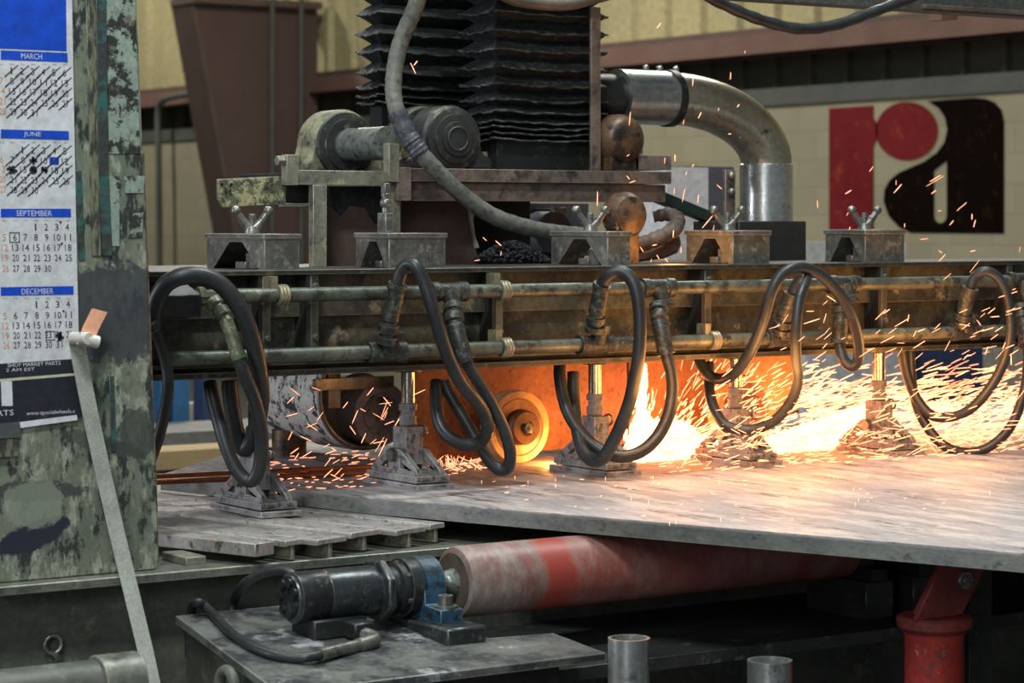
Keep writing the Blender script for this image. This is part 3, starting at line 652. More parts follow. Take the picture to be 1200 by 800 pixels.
def sheet(pts, Y, th, m, nm, **k):
    mb = MB(); mb.prism([pY(u, v, Y) for u, v in pts], (0, th, 0)); return t.part(nm, mb, m, bevel=0, **k)
sheet([(-60, -50), (82, -50), (84.5, 0), (89, 250), (93, 420), (-60, 430)], YK, .003, M['paper'], 'paper_sheet')
pic = sheet([(-60, -50), (77, -50), (78, 60), (-60, 54)], YK - .0008, .0008, M['inkblue'], 'cover_picture', label='plain blue cover picture')
hdr = [('MARCH', 62, 73, 79, 37, .045), ('JUNE', 153.5, 164, 80.5, 38, .03), ('SEPTEMBER', 244.5, 254.5, 83, 40, .0), ('DECEMBER', 335, 345, 86, 44, -.02)]
white = MB(); strokes = None
first = {'MARCH': 1, 'JUNE': 2, 'SEPTEMBER': 3, 'DECEMBER': 3}; ndays = {'MARCH': 31, 'JUNE': 30, 'SEPTEMBER': 30, 'DECEMBER': 31}
rowv = {'MARCH': [84, 96, 108, 120, 132], 'JUNE': [176, 188, 199, 211, 223], 'SEPTEMBER': [266, 278, 290, 302, 314.5], 'DECEMBER': [357, 369.5, 381, 392.5, 404]}
for nm, v0, v1, ur, uc, tl in hdr:
    bar_ = sheet([(1, v0 - tl * 70), (ur, v0), (ur + .4, v1), (1, v1 - tl * 70)], YK - .0008, .0008, M['inkblue'], 'month_bar')
    dates = MB(); orange = MB(); pale = MB(); strokes = MB(); mname = MB()
    put_text(mname, nm, uc, (v0 + v1) / 2 - tl * (ur - uc) + .3, 6.6, len(nm) * 4.3 + 3, YK - .0013, tilt=tl)
    off = {'MARCH': -3.5, 'JUNE': -3, 'SEPTEMBER': 0, 'DECEMBER': 1}[nm]
    for c in range(7):
        put_text(pale, ['SUN', 'MON', 'TUE', 'WED', 'THU', 'FRI', 'SAT'][c], 5 + off + 12.5 * c, v1 + 3.8 - tl * 30, 1.7, 5, YK - .0006)
    for dnum in range(1, ndays[nm] + 1):
        i = first[nm] + dnum - 1; r, c = divmod(i, 7)
        if r > 4: continue
        u = 4.5 + off + 12.4 * c + r * .5; v = rowv[nm][r] + (tl * (u - 40))
        put_text(orange if c == 0 else dates, str(dnum), u, v, 7.8, 1.7 if dnum == 1 else 4.2 if dnum < 10 else 7.6, YK - .0006)
        if nm in ('MARCH', 'JUNE') and c > 0:
            A, B_ = pY(u - 8, v + 7, YK - .0012), pY(u + 8, v - 7, YK - .0012)
            dd = (B_ - A).normalized(); e = Vector((dd.z, 0, -dd.x)) * .0011
            strokes.prism([A + e, B_ + e * .6, B_ - e * .6, A - e], (0, .0004, 0))
    t.part('month_name', mname, M['paper'], bar_, bevel=0); t.part('day_numbers', dates, M['inkblack'], bar_, bevel=0); t.part('sunday_numbers', orange, M['inkorange'], bar_, bevel=0); t.part('weekday_row', pale, M['inkgrey'], bar_, bevel=0)
    if strokes.v: t.part('pen_strokes', strokes, M['inkblack'], bar_, bevel=0)
paper_ = t.parts[0][0]
for (u, v, w, h) in ((14, 199, 13, 10), (39, 188, 9, 9), (39, 199, 9, 10), (52, 199, 8, 9), (70, 394, 10, 11)):
    strokes = MB()
    for k in range(7):
        a = random.uniform(0, PI); A = pY(u - w / 2 * math.cos(a), v - h / 2 * math.sin(a), YK - .0014); B_ = pY(u + w / 2 * math.cos(a), v + h / 2 * math.sin(a), YK - .0014)
        dd = (B_ - A).normalized(); e = Vector((dd.z, 0, -dd.x)) * .0017; strokes.prism([A + e, B_ + e, B_ - e, A - e], (0, .0004, 0))
    t.part('pen_blot', strokes, M['inkblack'], paper_, bevel=0)
for (u, v, w, h) in ((17, 278, 12, 12), (59, 393, 11, 11)):
    strokes = MB(); o_ = [pY(u - w / 2, v - h / 2, YK - .0012), pY(u + w / 2, v - h / 2, YK - .0012), pY(u + w / 2, v + h / 2, YK - .0012), pY(u - w / 2, v + h / 2, YK - .0012)]
    m_ = sum(o_, Vector()) / 4; strokes.plate(o_, [[m_ + (q - m_) * .86 for q in o_]], (0, .0004, 0)); t.part('pen_box', strokes, M['inkblack'], paper_, bevel=0)
sheet([(58, 184), (69, 184), (69, 193), (58, 193)], YK - .0005, .0004, M['inkblue'], 'ink_mark', label='blue inked day box')
for u, v in ((70.5, 261), (72, 286), (74, 365)):
    strokes = MB(); strokes.prism([pY(u - 1.3, v - 1.5, YK - .0012), pY(u + 2, v - 2, YK - .0012), pY(u + .5, v + 1.5, YK - .0012)], (0, .0004, 0)); t.part('pen_tick', strokes, M['inkblack'], paper_, bevel=0)
adv = sheet([(-60, 430), (93, 420), (96, 488), (-60, 510)], YK, .003, M['adblack'], 'advert_strip')
sheet([(-60, 449), (88, 437), (88, 440), (-60, 452)], YK - .0008, .0008, M['cream_line'], 'cream_line')
sheet([(-60, 505), (90, 486), (91, 492), (-60, 513)], YK - .0008, .0008, M['paper'], 'white_border')
for txt, u, v, h, w, tl in (('SHOP MARKET PARTS', 40, 426.5, 4.4, 62, -.05), ('2 AM EST', 24, 433, 3.6, 34, -.04), ('1', 8, 461, 29, 13, 0), ('RTS', 6.5, 483.5, 6.5, 19, -.06), ('www.specialwheels.c', 59.5, 483.5, 6, 57, -.05)):
    white = MB(); put_text(white, txt, u, v, h, w, YK - .001, tilt=tl); t.part('advert_lettering', white, M['paper'], adv, bevel=0)
t.done()
t = Thing('tape_strip', 'grey tape strip below the calendar at the picture edge', 'tape')
mb = MB(); mb.prism([pY(u, v, YK - .006) for u, v in ((-40, 500), (23, 494), (25, 512), (-40, 516))], (0, .002, 0)); t.part('strip', mb, M['tape_grey'], bevel=0)
mb = MB(); mb.prism([pY(u, v, YK - .004) for u, v in ((-40, 516), (20, 513), (22, 534), (-40, 538))], (0, .002, 0)); t.part('under_layer', mb, M['buff'], bevel=0); t.done()
# webbing strap with paper tag
YT = YCOL - .045
t = Thing('hanging_strap', 'pale grey webbing strap slanting down beside the calendar', 'strap')
def ribbon(ctr, w, th, Ys):
    mb = MB(); n = len(ctr); vs = []
    for (u, v), Y in zip(ctr, Ys):
        vs += [pY(u - w / 2, v, Y), pY(u + w / 2, v, Y), pY(u + w / 2, v, Y + th), pY(u - w / 2, v, Y + th)]
    fs = [(0, 1, 2, 3), tuple(4 * (n - 1) + i for i in (3, 2, 1, 0))]
    for i in range(n - 1):
        for k in range(4): fs.append((4 * i + k, 4 * i + (k + 1) % 4, 4 * i + 4 + (k + 1) % 4, 4 * i + 4 + k))
    return mb.add(vs, fs)
mb = ribbon([(90, 402), (97, 440), (107, 490), (120, 550), (136, 620), (153, 690), (170, 760), (182, 815)], 19, .004, [YCOL - .03, YCOL - .032, YCOL - .035, YCOL - .04, YCOL - .05, YCOL - .08, YCOL - .12, YCOL - .16]); t.part('webbing', mb, M['strap'], bevel=.0005)
a = pY(85, 396, YCOL - .03); mb = MB(); mb.cyl(a, a + Vector((.015, -.05, .0)), .014, seg=18); t.part('hook_magnet', mb, M['tagwhite']); t.done()
t = Thing('paper_tag', 'curled orange paper tag stuck at the top of the grey strap', 'tag')
P4 = [(99, 393), (97, 382), (104, 372), (115, 364)]
mb = MB(); vs = []
for i, (u, v) in enumerate([(97, 391), (99, 384), (104, 374), (110, 362)]):
    yy = YCOL - .055 + .012 * i * .5; vs += [pY(u - 2, v - 1, yy), pY(u + 16, v + 3 + i * .2, yy - .002)]
n = 4; fs = [(2 * i, 2 * i + 1, 2 * i + 3, 2 * i + 2) for i in range(3)]
vs2 = vs + [Vector(v) + Vector((0, .0012, 0)) for v in vs]
mb.add(vs2, fs + [tuple(8 + k for k in f[::-1]) for f in fs] + [(0, 2, 10, 8), (2, 4, 12, 10), (4, 6, 14, 12), (1, 9, 11, 3), (3, 11, 13, 5), (5, 13, 15, 7), (0, 8, 9, 1), (6, 7, 15, 14)]); t.part('paper', mb, M['tagorange'], bevel=0)
a, b_ = pY(92, 396, YCOL - .065), pY(115, 401, YCOL - .07); mb = MB(); mb.pipe(a, b_, .0135, .0125); t.part('rolled_end', mb, M['tagwhite'], bevel=0)
t.done()

# ---------------------------------------------------------------- motor, bearing, roller
YR = 4.60
cR = pY(531, 682, YR); ZRo = cR.z; RR = .079
t = Thing('conveyor_roller', 'big red painted roller under the steel plate edge', 'roller')
xe = pY(985, 640, YR).x
mb = MB(); mb.lathe((cR.x, YR, ZRo), X3, [(0, RR - .012), (.004, RR - .003), (.012, RR), (xe - cR.x, RR), (xe - cR.x, RR - .01)], 48)
def roller_mat():
    m = pm('roller_red', (.22, .085, .07), (.23, .14, .12), (.32, .28, .25), scale=4, chip=.60, rough=.45, soft=.12, stretch=(1.2, .6, .6))
    nt = m.node_tree; N = nt.nodes; L = nt.links; b = N['Principled BSDF']; src = b.inputs['Base Color'].links[0].from_socket
    tc = N.new('ShaderNodeTexCoord'); sp = N.new('ShaderNodeSeparateXYZ'); L.new(tc.outputs['Object'], sp.inputs[0])
    nz = N.new('ShaderNodeTexNoise'); nz.inputs['Scale'].default_value = 9; L.new(tc.outputs['Object'], nz.inputs[0])
    ma = N.new('ShaderNodeMath'); ma.operation = 'MULTIPLY_ADD'; ma.inputs[1].default_value = .12; L.new(nz.outputs[0], ma.inputs[0]); L.new(sp.outputs[0], ma.inputs[2])
    off = (cR.x + xe) / 2
    cr = N.new('ShaderNodeValToRGB'); mr = N.new('ShaderNodeMapRange')
    mr.inputs['From Min'].default_value = cR.x - off; mr.inputs['From Max'].default_value = cR.x - off + .6; L.new(ma.outputs[0], mr.inputs[0]); L.new(mr.outputs[0], cr.inputs[0])
    e = cr.color_ramp.elements; e[0].position = .13; e[0].color = (0, 0, 0, 1); e[1].position = .2; e[1].color = (1, 1, 1, 1)
    for p, c in ((.56, .95), (.60, 0), (.70, 0.0), (.74, .55)):
        q = e.new(p); q.color = (c, c, c, 1)
    x = N.new('ShaderNodeMix'); x.data_type = 'RGBA'; L.new(cr.outputs[0], x.inputs[0])
    x.inputs[6].default_value = (.30, .045, .032, 1)
    L.new(src, x.inputs[7]); L.new(x.outputs[2], b.inputs['Base Color']); return m
t.part('drum', mb, roller_mat(), bevel=0)
mb = MB(); mb.lathe((cR.x - .0015, YR, ZRo), X3, [(0, RR - .014), (.003, RR - .013)], 40); t.part('end_disc', mb, M['rail_top'], bevel=0)
mb = MB(); mb.lathe((cR.x, YR, ZRo), -X3, [(0, .032), (.02, .026), (.025, .022), (.18, .022)], 24); t.part('shaft', mb, M['shaft'], bevel=0)
t.done()
def zpl(y): return .683 + (y - 4.24) * .10
t = Thing('motor_bracket_plate', 'wide oily steel plate carrying the roller drive motor', 'plate')
pa, pb = pY(208, 717, 4.84), pY(295, 800, 4.37)
xl_ = pa.x; xm = pY(545, 740, 4.5).x; xr = pY(710, 773, 4.24).x
def pt(x, y, dz=0): return Vector((x, y, zpl(y) + dz))
mb = MB(); mb.prism([pt(xl_, 4.85), pt(pb.x - .01, 4.24), pt(xr, 4.24), pt(xr - .01, 4.42), pt(xm, 4.44), pt(xm, 4.85)], (0, 0, -.018)); t.part('top_plate', mb, M['bracket'], bevel=.0015)
mb = MB(); mb.prism([pt(xl_ + .02, 4.84, -.018), pt(pb.x + .01, 4.26, -.018), pt(pb.x + .01, 4.26, -.12), pt(xl_ + .02, 4.84, -.30)], (.012, 0, 0)); t.part('side_rib', mb, M['bed'])
mb = MB(); mb.box(xl_ + .05, xr - .05, 4.34, 4.36, .40, zpl(4.34) - .018); t.part('front_rib', mb, M['black'])
p = pY(245, 790, 4.5); mb = MB(); mb.torus((p.x + .02, 4.46, p.z - .02), (1, 0, 0), .032, .012); t.part('pipe_collar', mb, M['bed'], bevel=0)
t.done()
# pillow block (blue) with base
xb = pY(492, 700, YR).x
t = Thing('pillow_bearing', 'blue pillow block bearing on a black base beside the red roller', 'bearing')
zb_ = zpl(4.5) + .0
def arch(x, yc, zc, r, foot, zf, n=16):
    pts = [(x, yc - foot, zf), (x, yc + foot, zf), (x, yc + foot, zf + .03), (x, yc + r * 1.05, zf + .034)]
    for i in range(n + 1):
        a = PI * i / n; pts.append((x, yc + r * math.cos(a), zc + r * math.sin(a)))
    pts += [(x, yc - r * 1.05, zf + .034), (x, yc - foot, zf + .03)]
    return pts
zf = ZRo - .066
mb = MB(); hole = [(xb - .028, YR + .038 * math.cos(2 * PI * i / 24), ZRo + .038 * math.sin(2 * PI * i / 24)) for i in range(24)]
mb.plate(arch(xb - .028, YR, ZRo, .064, .13, zf), [hole], (.056, 0, 0)); t.part('housing', mb, M['bluebrg'], bevel=.006)
mb = MB(); mb.lathe((xb - .034, YR, ZRo), X3, [(0, .022), (0, .030), (.01, .038), (.06, .038), (.068, .03)], 28); t.part('inner_race', mb, M['motor'], bevel=0)
mb = MB(); mb.box(xb - .05, xb + .05, YR - .19, YR + .14, zpl(4.42) - .006, zf); t.part('base_block', mb, M['motor'], bevel=.004)
for s in (-1, 1):
    mb = MB(); y_ = YR + s * .105; mb.cyl((xb, y_, zf + .03), (xb, y_, zf + .036), .026); mb.pipe((xb, y_, zf + .036), (xb, y_, zf + .058), .0165, .009); mb.cyl((xb, y_, zf + .036), (xb, y_, zf + .05), .010); t.part('cap_screw', mb, M['steel'], bevel=0)
t.done()
# coupling + motor
xm0, xm1 = pY(352, 697, YR - .0).x, pY(432, 688, YR).x
t = Thing('hydraulic_motor', 'black cylindrical drive motor in line with the red roller', 'motor')
xs_ = pY(340, 697, YR).x
mb = MB(); mb.lathe((xs_, YR, ZRo), X3, [(0, .050), (.004, .0545), (.075, .0545), (.077, .053), (.08, .0545), (.20, .0545), (.202, .05)], 36); t.part('body', mb, M['motor'], bevel=0)
mb = MB(); mb.lathe((xs_ - .003, YR, ZRo), X3, [(0, .047), (.004, .049)], 30)
ec = t.part('end_cover', mb, M['motor'], bevel=0)
for k in range(7):
    a = 2 * PI * k / 7; mb = MB(); q = Vector((xs_ - .003, YR + .034 * math.cos(a), ZRo + .034 * math.sin(a))); mb.cyl(q, q - X3 * .007, .010, seg=12); t.part('cover_screw', mb, M['dark'], ec, bevel=0)
xf = xs_ + .20
mb = MB(); mb.prism([(xf, YR + .075, ZRo - .02), (xf, YR + .075, ZRo + .02), (xf, YR + .03, ZRo + .06), (xf, YR - .03, ZRo + .066), (xf, YR - .075, ZRo + .03), (xf, YR - .078, ZRo - .03), (xf, YR - .03, ZRo - .066), (xf, YR + .03, ZRo - .06)], (.018, 0, 0)); t.part('mount_flange', mb, M['motor'], bevel=.003)
mb = MB(); mb.box(xs_ + .03, xs_ + .16, YR - .05, YR + .05, zpl(4.6) - .004, ZRo - .045); mb.box(xs_ + .10, xs_ + .15, YR - .10, YR - .04, ZRo - .085, ZRo - .05); t.part('port_block', mb, M['dark'], bevel=.004)
e0 = Vector((xs_ + .125, YR - .09, ZRo - .075)); mb = MB()
mb.tube([e0, e0 + Vector((.005, -.03, -.004)), e0 + Vector((-.005, -.05, -.008)), e0 + Vector((-.045, -.06, -.012))], .016, smooth=6); t.part('elbow', mb, M['steel'], bevel=0)
t.done()
t = Thing('shaft_coupling', 'dark flanged coupling between the motor and the blue bearing', 'coupling')
mb = MB(); mb.lathe((xf + .019, YR, ZRo), X3, [(0, .048), (.03, .048), (.034, .056), (.05, .056)], 32); t.part('hub', mb, M['dark'], bevel=0)
mb = MB(); mb.lathe((xf + .07, YR, ZRo), X3, [(0, .058), (0, .064), (.034, .064), (.036, .04), (.06, .034)], 32); fr_ = t.part('flange_ring', mb, M['motor'], bevel=0)
for k in range(6):
    a = 2 * PI * k / 6 + .4; mb = MB(); q = Vector((xf + .07, YR + .052 * math.cos(a), ZRo + .052 * math.sin(a))); mb.cyl(q, q - X3 * .008, .007, seg=6); t.part('bolt', mb, M['steel'], fr_, bevel=0)
t.done()
e1 = e0 + Vector((-.045, -.06, -.012))
t = Thing('motor_hose', 'black hose curving over the oily plate to the drive motor', 'hose')
def ppl(u, v, h=.0105):
    Y = 4.5
    for _ in range(25):
        r = ray(u, v); t_ = (zpl(Y) + h - EYE.z) / r.z; Y = .5 * Y + .5 * (r * t_).y
    return EYE + r * t_
P = [e1 + Vector((-.008, -.004, -.002)), ppl(372, 768, .016), ppl(345, 771), ppl(310, 764), ppl(275, 745), ppl(252, 722, .012), ppl(240, 710, .02), pY(231, 706, 4.83), pY(225, 712, 4.885), pY(222, 735, 4.90), pY(222, 770, 4.90)]
mb = MB(); mb.tube(P, .0105, seg=12); t.part('hose_tube', mb, M['rubber'], bevel=0)
mb = MB(); mb.cyl(e1 + Vector((.002, .002, 0)), P[0].lerp(P[1], .95), .0135, seg=14); t.part('ferrule', mb, M['ferrule'], bevel=0); t.done()
mb = MB(); mb.tube([pY(270, 745, 4.89), pY(271, 722, 4.88), pY(275, 702, 4.87), pY(285, 685, 4.78), pY(305, 673, 4.74), pY(330, 668, 4.70), pY(346, 676, 4.67), pY(352, 690, 4.655)], .0105, seg=12); single('motor_hose', 'thin black hose arching behind the drive motor to the machine bed', 'hose', mb, M['rubber'])
# right end bearings, posts, jack
for u, lab in ((997, 'dim grey bearing block at the right end of the red roller'), (1052, 'dim grey bearing block farther right in the dark under the plate')):
    p = pY(u, 700, YR); t = Thing('end_bearing', lab, 'bearing', 'dim bearing blocks under the plate')
    mb = MB(); mb.plate(arch(p.x - .02, YR, ZRo, .05, .1, ZRo - .082), [], (.05, 0, 0)); t.part('housing', mb, M['dark'], bevel=.003)
    mb = MB(); mb.box(p.x - .04, p.x + .05, YR - .10, YR + .12, zl, ZRo - .082); t.part('base_block', mb, M['ledgeplate'], bevel=.003); t.done()
for u, v, Y, rp, lab in ((737, 747, 4.05, 24.5, 'galvanised pipe post standing open before the oily plate corner'), (902, 773, 3.95, 26.5, 'galvanised pipe post lower right, partly below the picture edge')):
    p = pY(u, v, Y); r = rp * mpp(p); mb = MB(); mb.pipe((p.x, p.y, 0), p, r, r * .86, 32); single('pipe_post', lab, 'post', mb, M['galv'], group='galvanised pipe posts')
# red jack under the plate edge
pj = pY(1095, 728, 3.95); rj = 35 * mpp(pj); xj, yj = pj.x, pj.y
t = Thing('red_jack', 'red screw jack with a slanted bracket under the right plate edge', 'jack')
mb = MB(); mb.lathe((xj, yj, 0), Z3, [(0, rj), (pj.z - .03, rj), (pj.z - .022, rj * 1.06)], 36); t.part('cylinder', mb, M['red'], bevel=0)
mb = MB(); mb.lathe((xj, yj, pj.z - .022), Z3, [(0, rj * 1.06), (.012, rj * 1.25), (.030, rj * 1.28), (.036, rj * 1.2)], 36); t.part('collar', mb, M['reddark'], bevel=0)
q = lambda u, v, Y: pY(u, v, Y)
zc_ = pj.z + .014; zu = ZPL - .041
for k, yy in enumerate((yj - .035, yj + .03)):
    mb = MB(); a_, b2, c2_, d2 = q(1073, 716, yy), q(1128, 716, yy), q(1168, 668, yy), q(1112, 662, yy)
    for w in (a_, b2): w.z = zc_
    for w in (c2_, d2): w.z = min(zu, max(w.z, zu - .002))
    mb.prism([a_, b2, c2_, d2], (0, .012, 0)); t.part('bracket_plate', mb, M['reddark'], bevel=.002)
p = q(1127, 679, yj - .035); mb = MB(); mb.cyl(p, p - Y3 * .014, .022, seg=6); mb.cyl(p - Y3 * .014, p - Y3 * .02, .012, seg=14); t.part('hex_bolt', mb, M['steel'], bevel=.001)
mb = MB(); a_ = q(1136, 700, yj + .05); c_ = q(1163, 700, yj + .05); mb.box(a_.x, c_.x, yj + .05, yj + .075, 0, zu); t.part('rear_strap', mb, M['dark'])
t.done()
mb = MB(); p0, p1 = pY(-40, 800, 4.5), pY(170, 798, 4.5)
t = Thing('bottom_pipe', 'grey steel pipe with a wide band at the lower left corner', 'pipe')
r = .060; zc = pY(110, 768, 4.5).z - r
mb.cyl((1.2, 4.5, zc - .002), (pY(148, 790, 4.5).x, 4.5, zc - .002), r - .006, seg=36); t.part('tube', mb, M['bed'], bevel=0)
mb = MB(); mb.cyl((pY(112, 770, 4.5).x, 4.5, zc), (pY(160, 770, 4.5).x, 4.5, zc), r, seg=36); t.part('band', mb, M['bedrail'], bevel=.002); t.done()

# ================================================================== CARRIAGE ABOVE / BEHIND THE BEAM
ZC = zT
t = Thing('carriage_deck', 'flat dark carriage deck behind the bridge beam', 'deck')
mb = MB(); mb.box(2.9, 5.3, 5.62, 6.5, ZC - .06, ZC - .012); t.part('deck_plate', mb, M['dark'])
mb = MB()
t.done()
YFm = 5.66
def bar(t, nm, u0, u1, vt, vb, Y, dy, m, **k):
    a, b_ = pY(u0, vt, Y), pY(u1, vt, Y); zb_ = pY((u0 + u1) / 2, vb, Y).z; zt_ = pY((u0 + u1) / 2, vt, Y).z
    mb = MB(); mb.box(a.x, b_.x, Y, Y + dy, zb_, zt_); return t.part(nm, mb, m, **k)
t = Thing('bearing_frame', 'pale steel bar frame with two legs standing behind the beam', 'frame')
bar(t, 'front_rail', 350, 480, 200, 217, YFm, .02, M['frame']); bar(t, 'shelf', 345, 482, 203, 208, YFm + .02, .30, M['dark'])
bar(t, 'corner_post', 336, 350, 181, 217, YFm - .01, .03, M['frame'])
p = pY(330, 188, YFm); mb = MB(); mb.cyl((p.x - .012, YFm + .005, p.z), (p.x + .012, YFm + .005, p.z), .014, seg=6); t.part('bolt', mb, M['frame'])
zs_ = pY(400, 217, YFm).z
for u in (374, 460):
    a = pY(u - 8, 218, YFm); b_ = pY(u + 8, 218, YFm); mb = MB(); mb.box(a.x, b_.x, YFm - .005, YFm + .02, ZC - .012, zs_); t.part('leg', mb, M['frame'])
bar(t, 'stop_post', 456, 468, 168, 213, YFm - .03, .03, M['frame'])
bar(t, 'end_bracket', 466, 482, 196, 235, YFm - .025, .02, M['frame_rust'])
t.done()
t = Thing('guard_strip', 'mottled green yellow steel strip sticking out left of the bearing frame', 'strip')
mb = MB(); mb.prism([pY(u, v, YFm + .03) for u, v in ((256, 210), (334, 206), (335, 239), (262, 243), (256, 232))], (0, .012, 0)); t.part('plate', mb, M['greenplate'])
for u in (258, 269):
    p = pY(u, 216, YFm + .03); mb = MB(); mb.cyl((p.x + .004, p.y, p.z), (p.x + .004, p.y - .003, p.z), .004, seg=10); t.part('rivet', mb, M['dark'], bevel=0)
bar(t, 'rear_arm', 335, 372, 207, 238, YFm + .045, .02, M['dark']); bar(t, 'lower_lip', 335, 372, 238, 242, YFm + .03, .04, M['frame'])
t.done()
t = Thing('machine_guard', 'purplish brown panel between the two pale frame legs', 'panel')
mb = MB(); mb.prism([pY(u, v, YFm + .10) for u, v in ((383, 222), (458, 222), (458, 312), (380, 312))], (0, .012, 0)); t.part('sheet', mb, M['brown'])
mb = MB(); mb.prism([pY(u, v, YFm + .095) for u, v in ((384, 218), (455, 218), (452, 262), (440, 262), (428, 243), (410, 240), (400, 252), (392, 245))], (0, .012, 0)); t.part('dark_patch', mb, M['bellow'])  # dark irregular patch across the upper part of the sheet
t.done()
t = Thing('machine_guard', 'dark red brown panel below the hose right of the second clamp block', 'panel')
mb = MB(); mb.prism([pY(u, v, YFm + .10) for u, v in ((470, 232), (548, 232), (562, 312), (470, 312))], (0, .012, 0)); t.part('sheet', mb, M['brown_web'])
mb = MB(); mb.prism([pY(u, v, YFm + .09) for u, v in ((549, 242), (557, 243), (555, 258), (557, 275), (562, 290), (558, 291))], (0, .02, 0)); t.part('pale_edge', mb, M['cream'])
t.done()
t = Thing('carriage_shelf', 'rust brown stepped shelf below the bellows and rusty bearing', 'shelf')
bar(t, 'upper_step', 480, 787, 199, 214, YFm - .02, .34, M['frame_rust']); bar(t, 'lower_step', 482, 780, 215, 236, YFm + .0, .05, M['frame_rust'])
bar(t, 'end_block', 745, 787, 182, 199, YFm + .02, .2, M['frame_rust'])
mb = MB(); a, b_ = pY(500, 237, YFm + .2), pY(640, 237, YFm + .2); mb.box(a.x, b_.x, YFm + .28, YFm + .31, ZC - .012, pY(560, 216, YFm + .02).z - .02); t.part('support_web', mb, M['black'])
t.done()
def bellows(u0, u1, vtip, vbot_tail, Y0, Yd, label, lo):
    t = Thing('bellows_cover', label, 'bellows', 'pleated bellows covers')
    xa, xb_ = pY(u0, 60, Y0).x, pY(u1, 60, Y0).x
    dp = .034; levels = []
    vs_ = [v for v in vtip]
    zt = [pY(u0, v, Y0).z for v in vs_]
    for i, z in enumerate(zt):
        levels.append((z, 0))
        if i < len(zt) - 1: levels.append(((z + zt[i + 1]) / 2, dp))
    rings = []
    mb = MB(); seg = 14
    def ringpts(z, ins, jit):
        pts = []
        c = [(xa + ins, Y0 + ins), (xb_ - ins, Y0 + ins), (xb_ - ins, Y0 + Yd - ins), (xa + ins, Y0 + Yd - ins)]
        for k in range(4):
            A, B_ = c[k], c[(k + 1) % 4]
            for j in range(seg):
                f = j / seg
                pts.append(Vector((A[0] + (B_[0] - A[0]) * f + random.uniform(-jit, jit), A[1] + (B_[1] - A[1]) * f + random.uniform(-jit, jit), z + random.uniform(-jit, jit) * .9 - .006 * math.sin(f * PI) * (1 if ins == 0 else 0))))
        return pts
    n = 4 * seg
    for z, ins in levels: mb.v += [tuple(p) for p in ringpts(z, ins, .0035 if ins == 0 else .002)]
    for i in range(len(levels) - 1):
        for k in range(n): mb.f.append((i * n + k, i * n + (k + 1) % n, (i + 1) * n + (k + 1) % n, (i + 1) * n + k))
    t.part('pleated_skin', mb, M['bellow'], bevel=0)
    zlow = levels[-1][0]; zbase = lo
    for li in range(0, len(levels), 2):
        rg = [Vector(v) for v in mb.v[li * n:(li + 1) * n]]; m2 = MB(); m2.tube(rg + rg[:1], .003, seg=6, smooth=0); t.part('pleat_highlight', m2, M['pleat'], bevel=0)  # pale dusty beads added to strengthen the highlight along each ridge
    mb = MB(); mb.box(xa + .03, xb_ - .03, Y0 + .03, Y0 + Yd - .03, zbase, zlow - .002); t.part('end_collar', mb, M['dark'])
    t.done()
zshelf = pY(600, 199, YFm - .02).z
bellows(443, 590, [-355, -330, -305, -280, -255, -230, -205, -180, -155, -130, -105, -80, -55, -32, -9, 14, 38, 59, 83, 101, 111, 119], None, 6.02, .125, 'farther black pleated bellows at the left, above the oily bearings', pY(470, 205, YFm).z)
bellows(579, 712, [-356, -331, -306, -281, -256, -231, -206, -181, -156, -131, -106, -81, -56, -33, -11, 12, 34, 56, 77, 97, 115, 129, 141, 148, 155, 162], None, 5.72, .18, 'nearer black pleated bellows above the rust brown shelf', zshelf)
mb = MB(); a, b_ = pY(693, 10, 5.69), pY(704, 10, 5.69); mb.box(a.x, b_.x, 5.69, 5.70, zshelf, pY(698, 8, 5.69).z); single('guide_strip', 'thin grey vertical steel strip in front of the nearer bellows', 'strip', mb, M['frame_rust'], bevel=.001)

# pillow blocks, axis along Y
def pillow(uc, vc, rpx, Y, dy, vfoot, label, shaft=True, wide=1.5, kind=0):
    c = pY(uc, vc, Y); s = mpp(c); r = rpx * s; zf = pY(uc, vfoot, Y).z
    t = Thing('pillow_block', label, 'bearing', 'oily pillow blocks under the bellows')
    pts = [(c.x - r * wide, Y, zf), (c.x + r * wide, Y, zf), (c.x + r * wide, Y, zf + .03), (c.x + r * 1.1, Y, zf + .045)]
    n = 20
    for i in range(n + 1):
        a = PI * i / n; pts.append((c.x + r * math.cos(a), Y, c.z + r * math.sin(a)))
    pts += [(c.x - r * 1.1, Y, zf + .045), (c.x - r * wide, Y, zf + .03)]
    mb = MB(); mb.prism(pts, (0, dy, 0)); t.part('housing', mb, M['bearing_lit'] if kind == 0 else M['bearing'], bevel=.008)
    mb = MB(); mb.lathe((c.x, Y, c.z), -Y3, [(0, r * .92), (.012, r * .9), (.016, r * .74), (.022, r * .72), (.024, r * .5)], 32); t.part('end_cap', mb, M['bearing'], bevel=0)
    if shaft:
        mb = MB(); mb.lathe((c.x, Y - .02, c.z), -Y3, [(0, r * .46), (.21, r * .46), (.212, r * .40)], 28); t.part('shaft', mb, M['shaft'], bevel=0)
    else:
        mb = MB(); mb.lathe((c.x, Y - .024, c.z), -Y3, [(0, r * .52), (.006, r * .5)], 28); mb.torus((c.x, Y - .03, c.z), Y3, r * .34, .004); t.part('cover_disc', mb, M['bearing'], bevel=0)
    for sx_ in (-1, 1):
        mb = MB(); q = (c.x + sx_ * r * 1.32, Y + dy * .4, zf + .03); mb.cyl(q, (q[0], q[1], q[2] + .022), .014, seg=6); t.part('bolt', mb, M['bearing_lit'], bevel=0)
    t.done()
pillow(404, 170, 42, 5.90, .10, 205, 'large oily pillow block with pale shaft, left of the taped hose', True, 1.25)
pillow(530, 163, 40, 5.70, .09, 199, 'oily pillow block with a blank round cover, right of the taped hose', False, 1.45, 1)
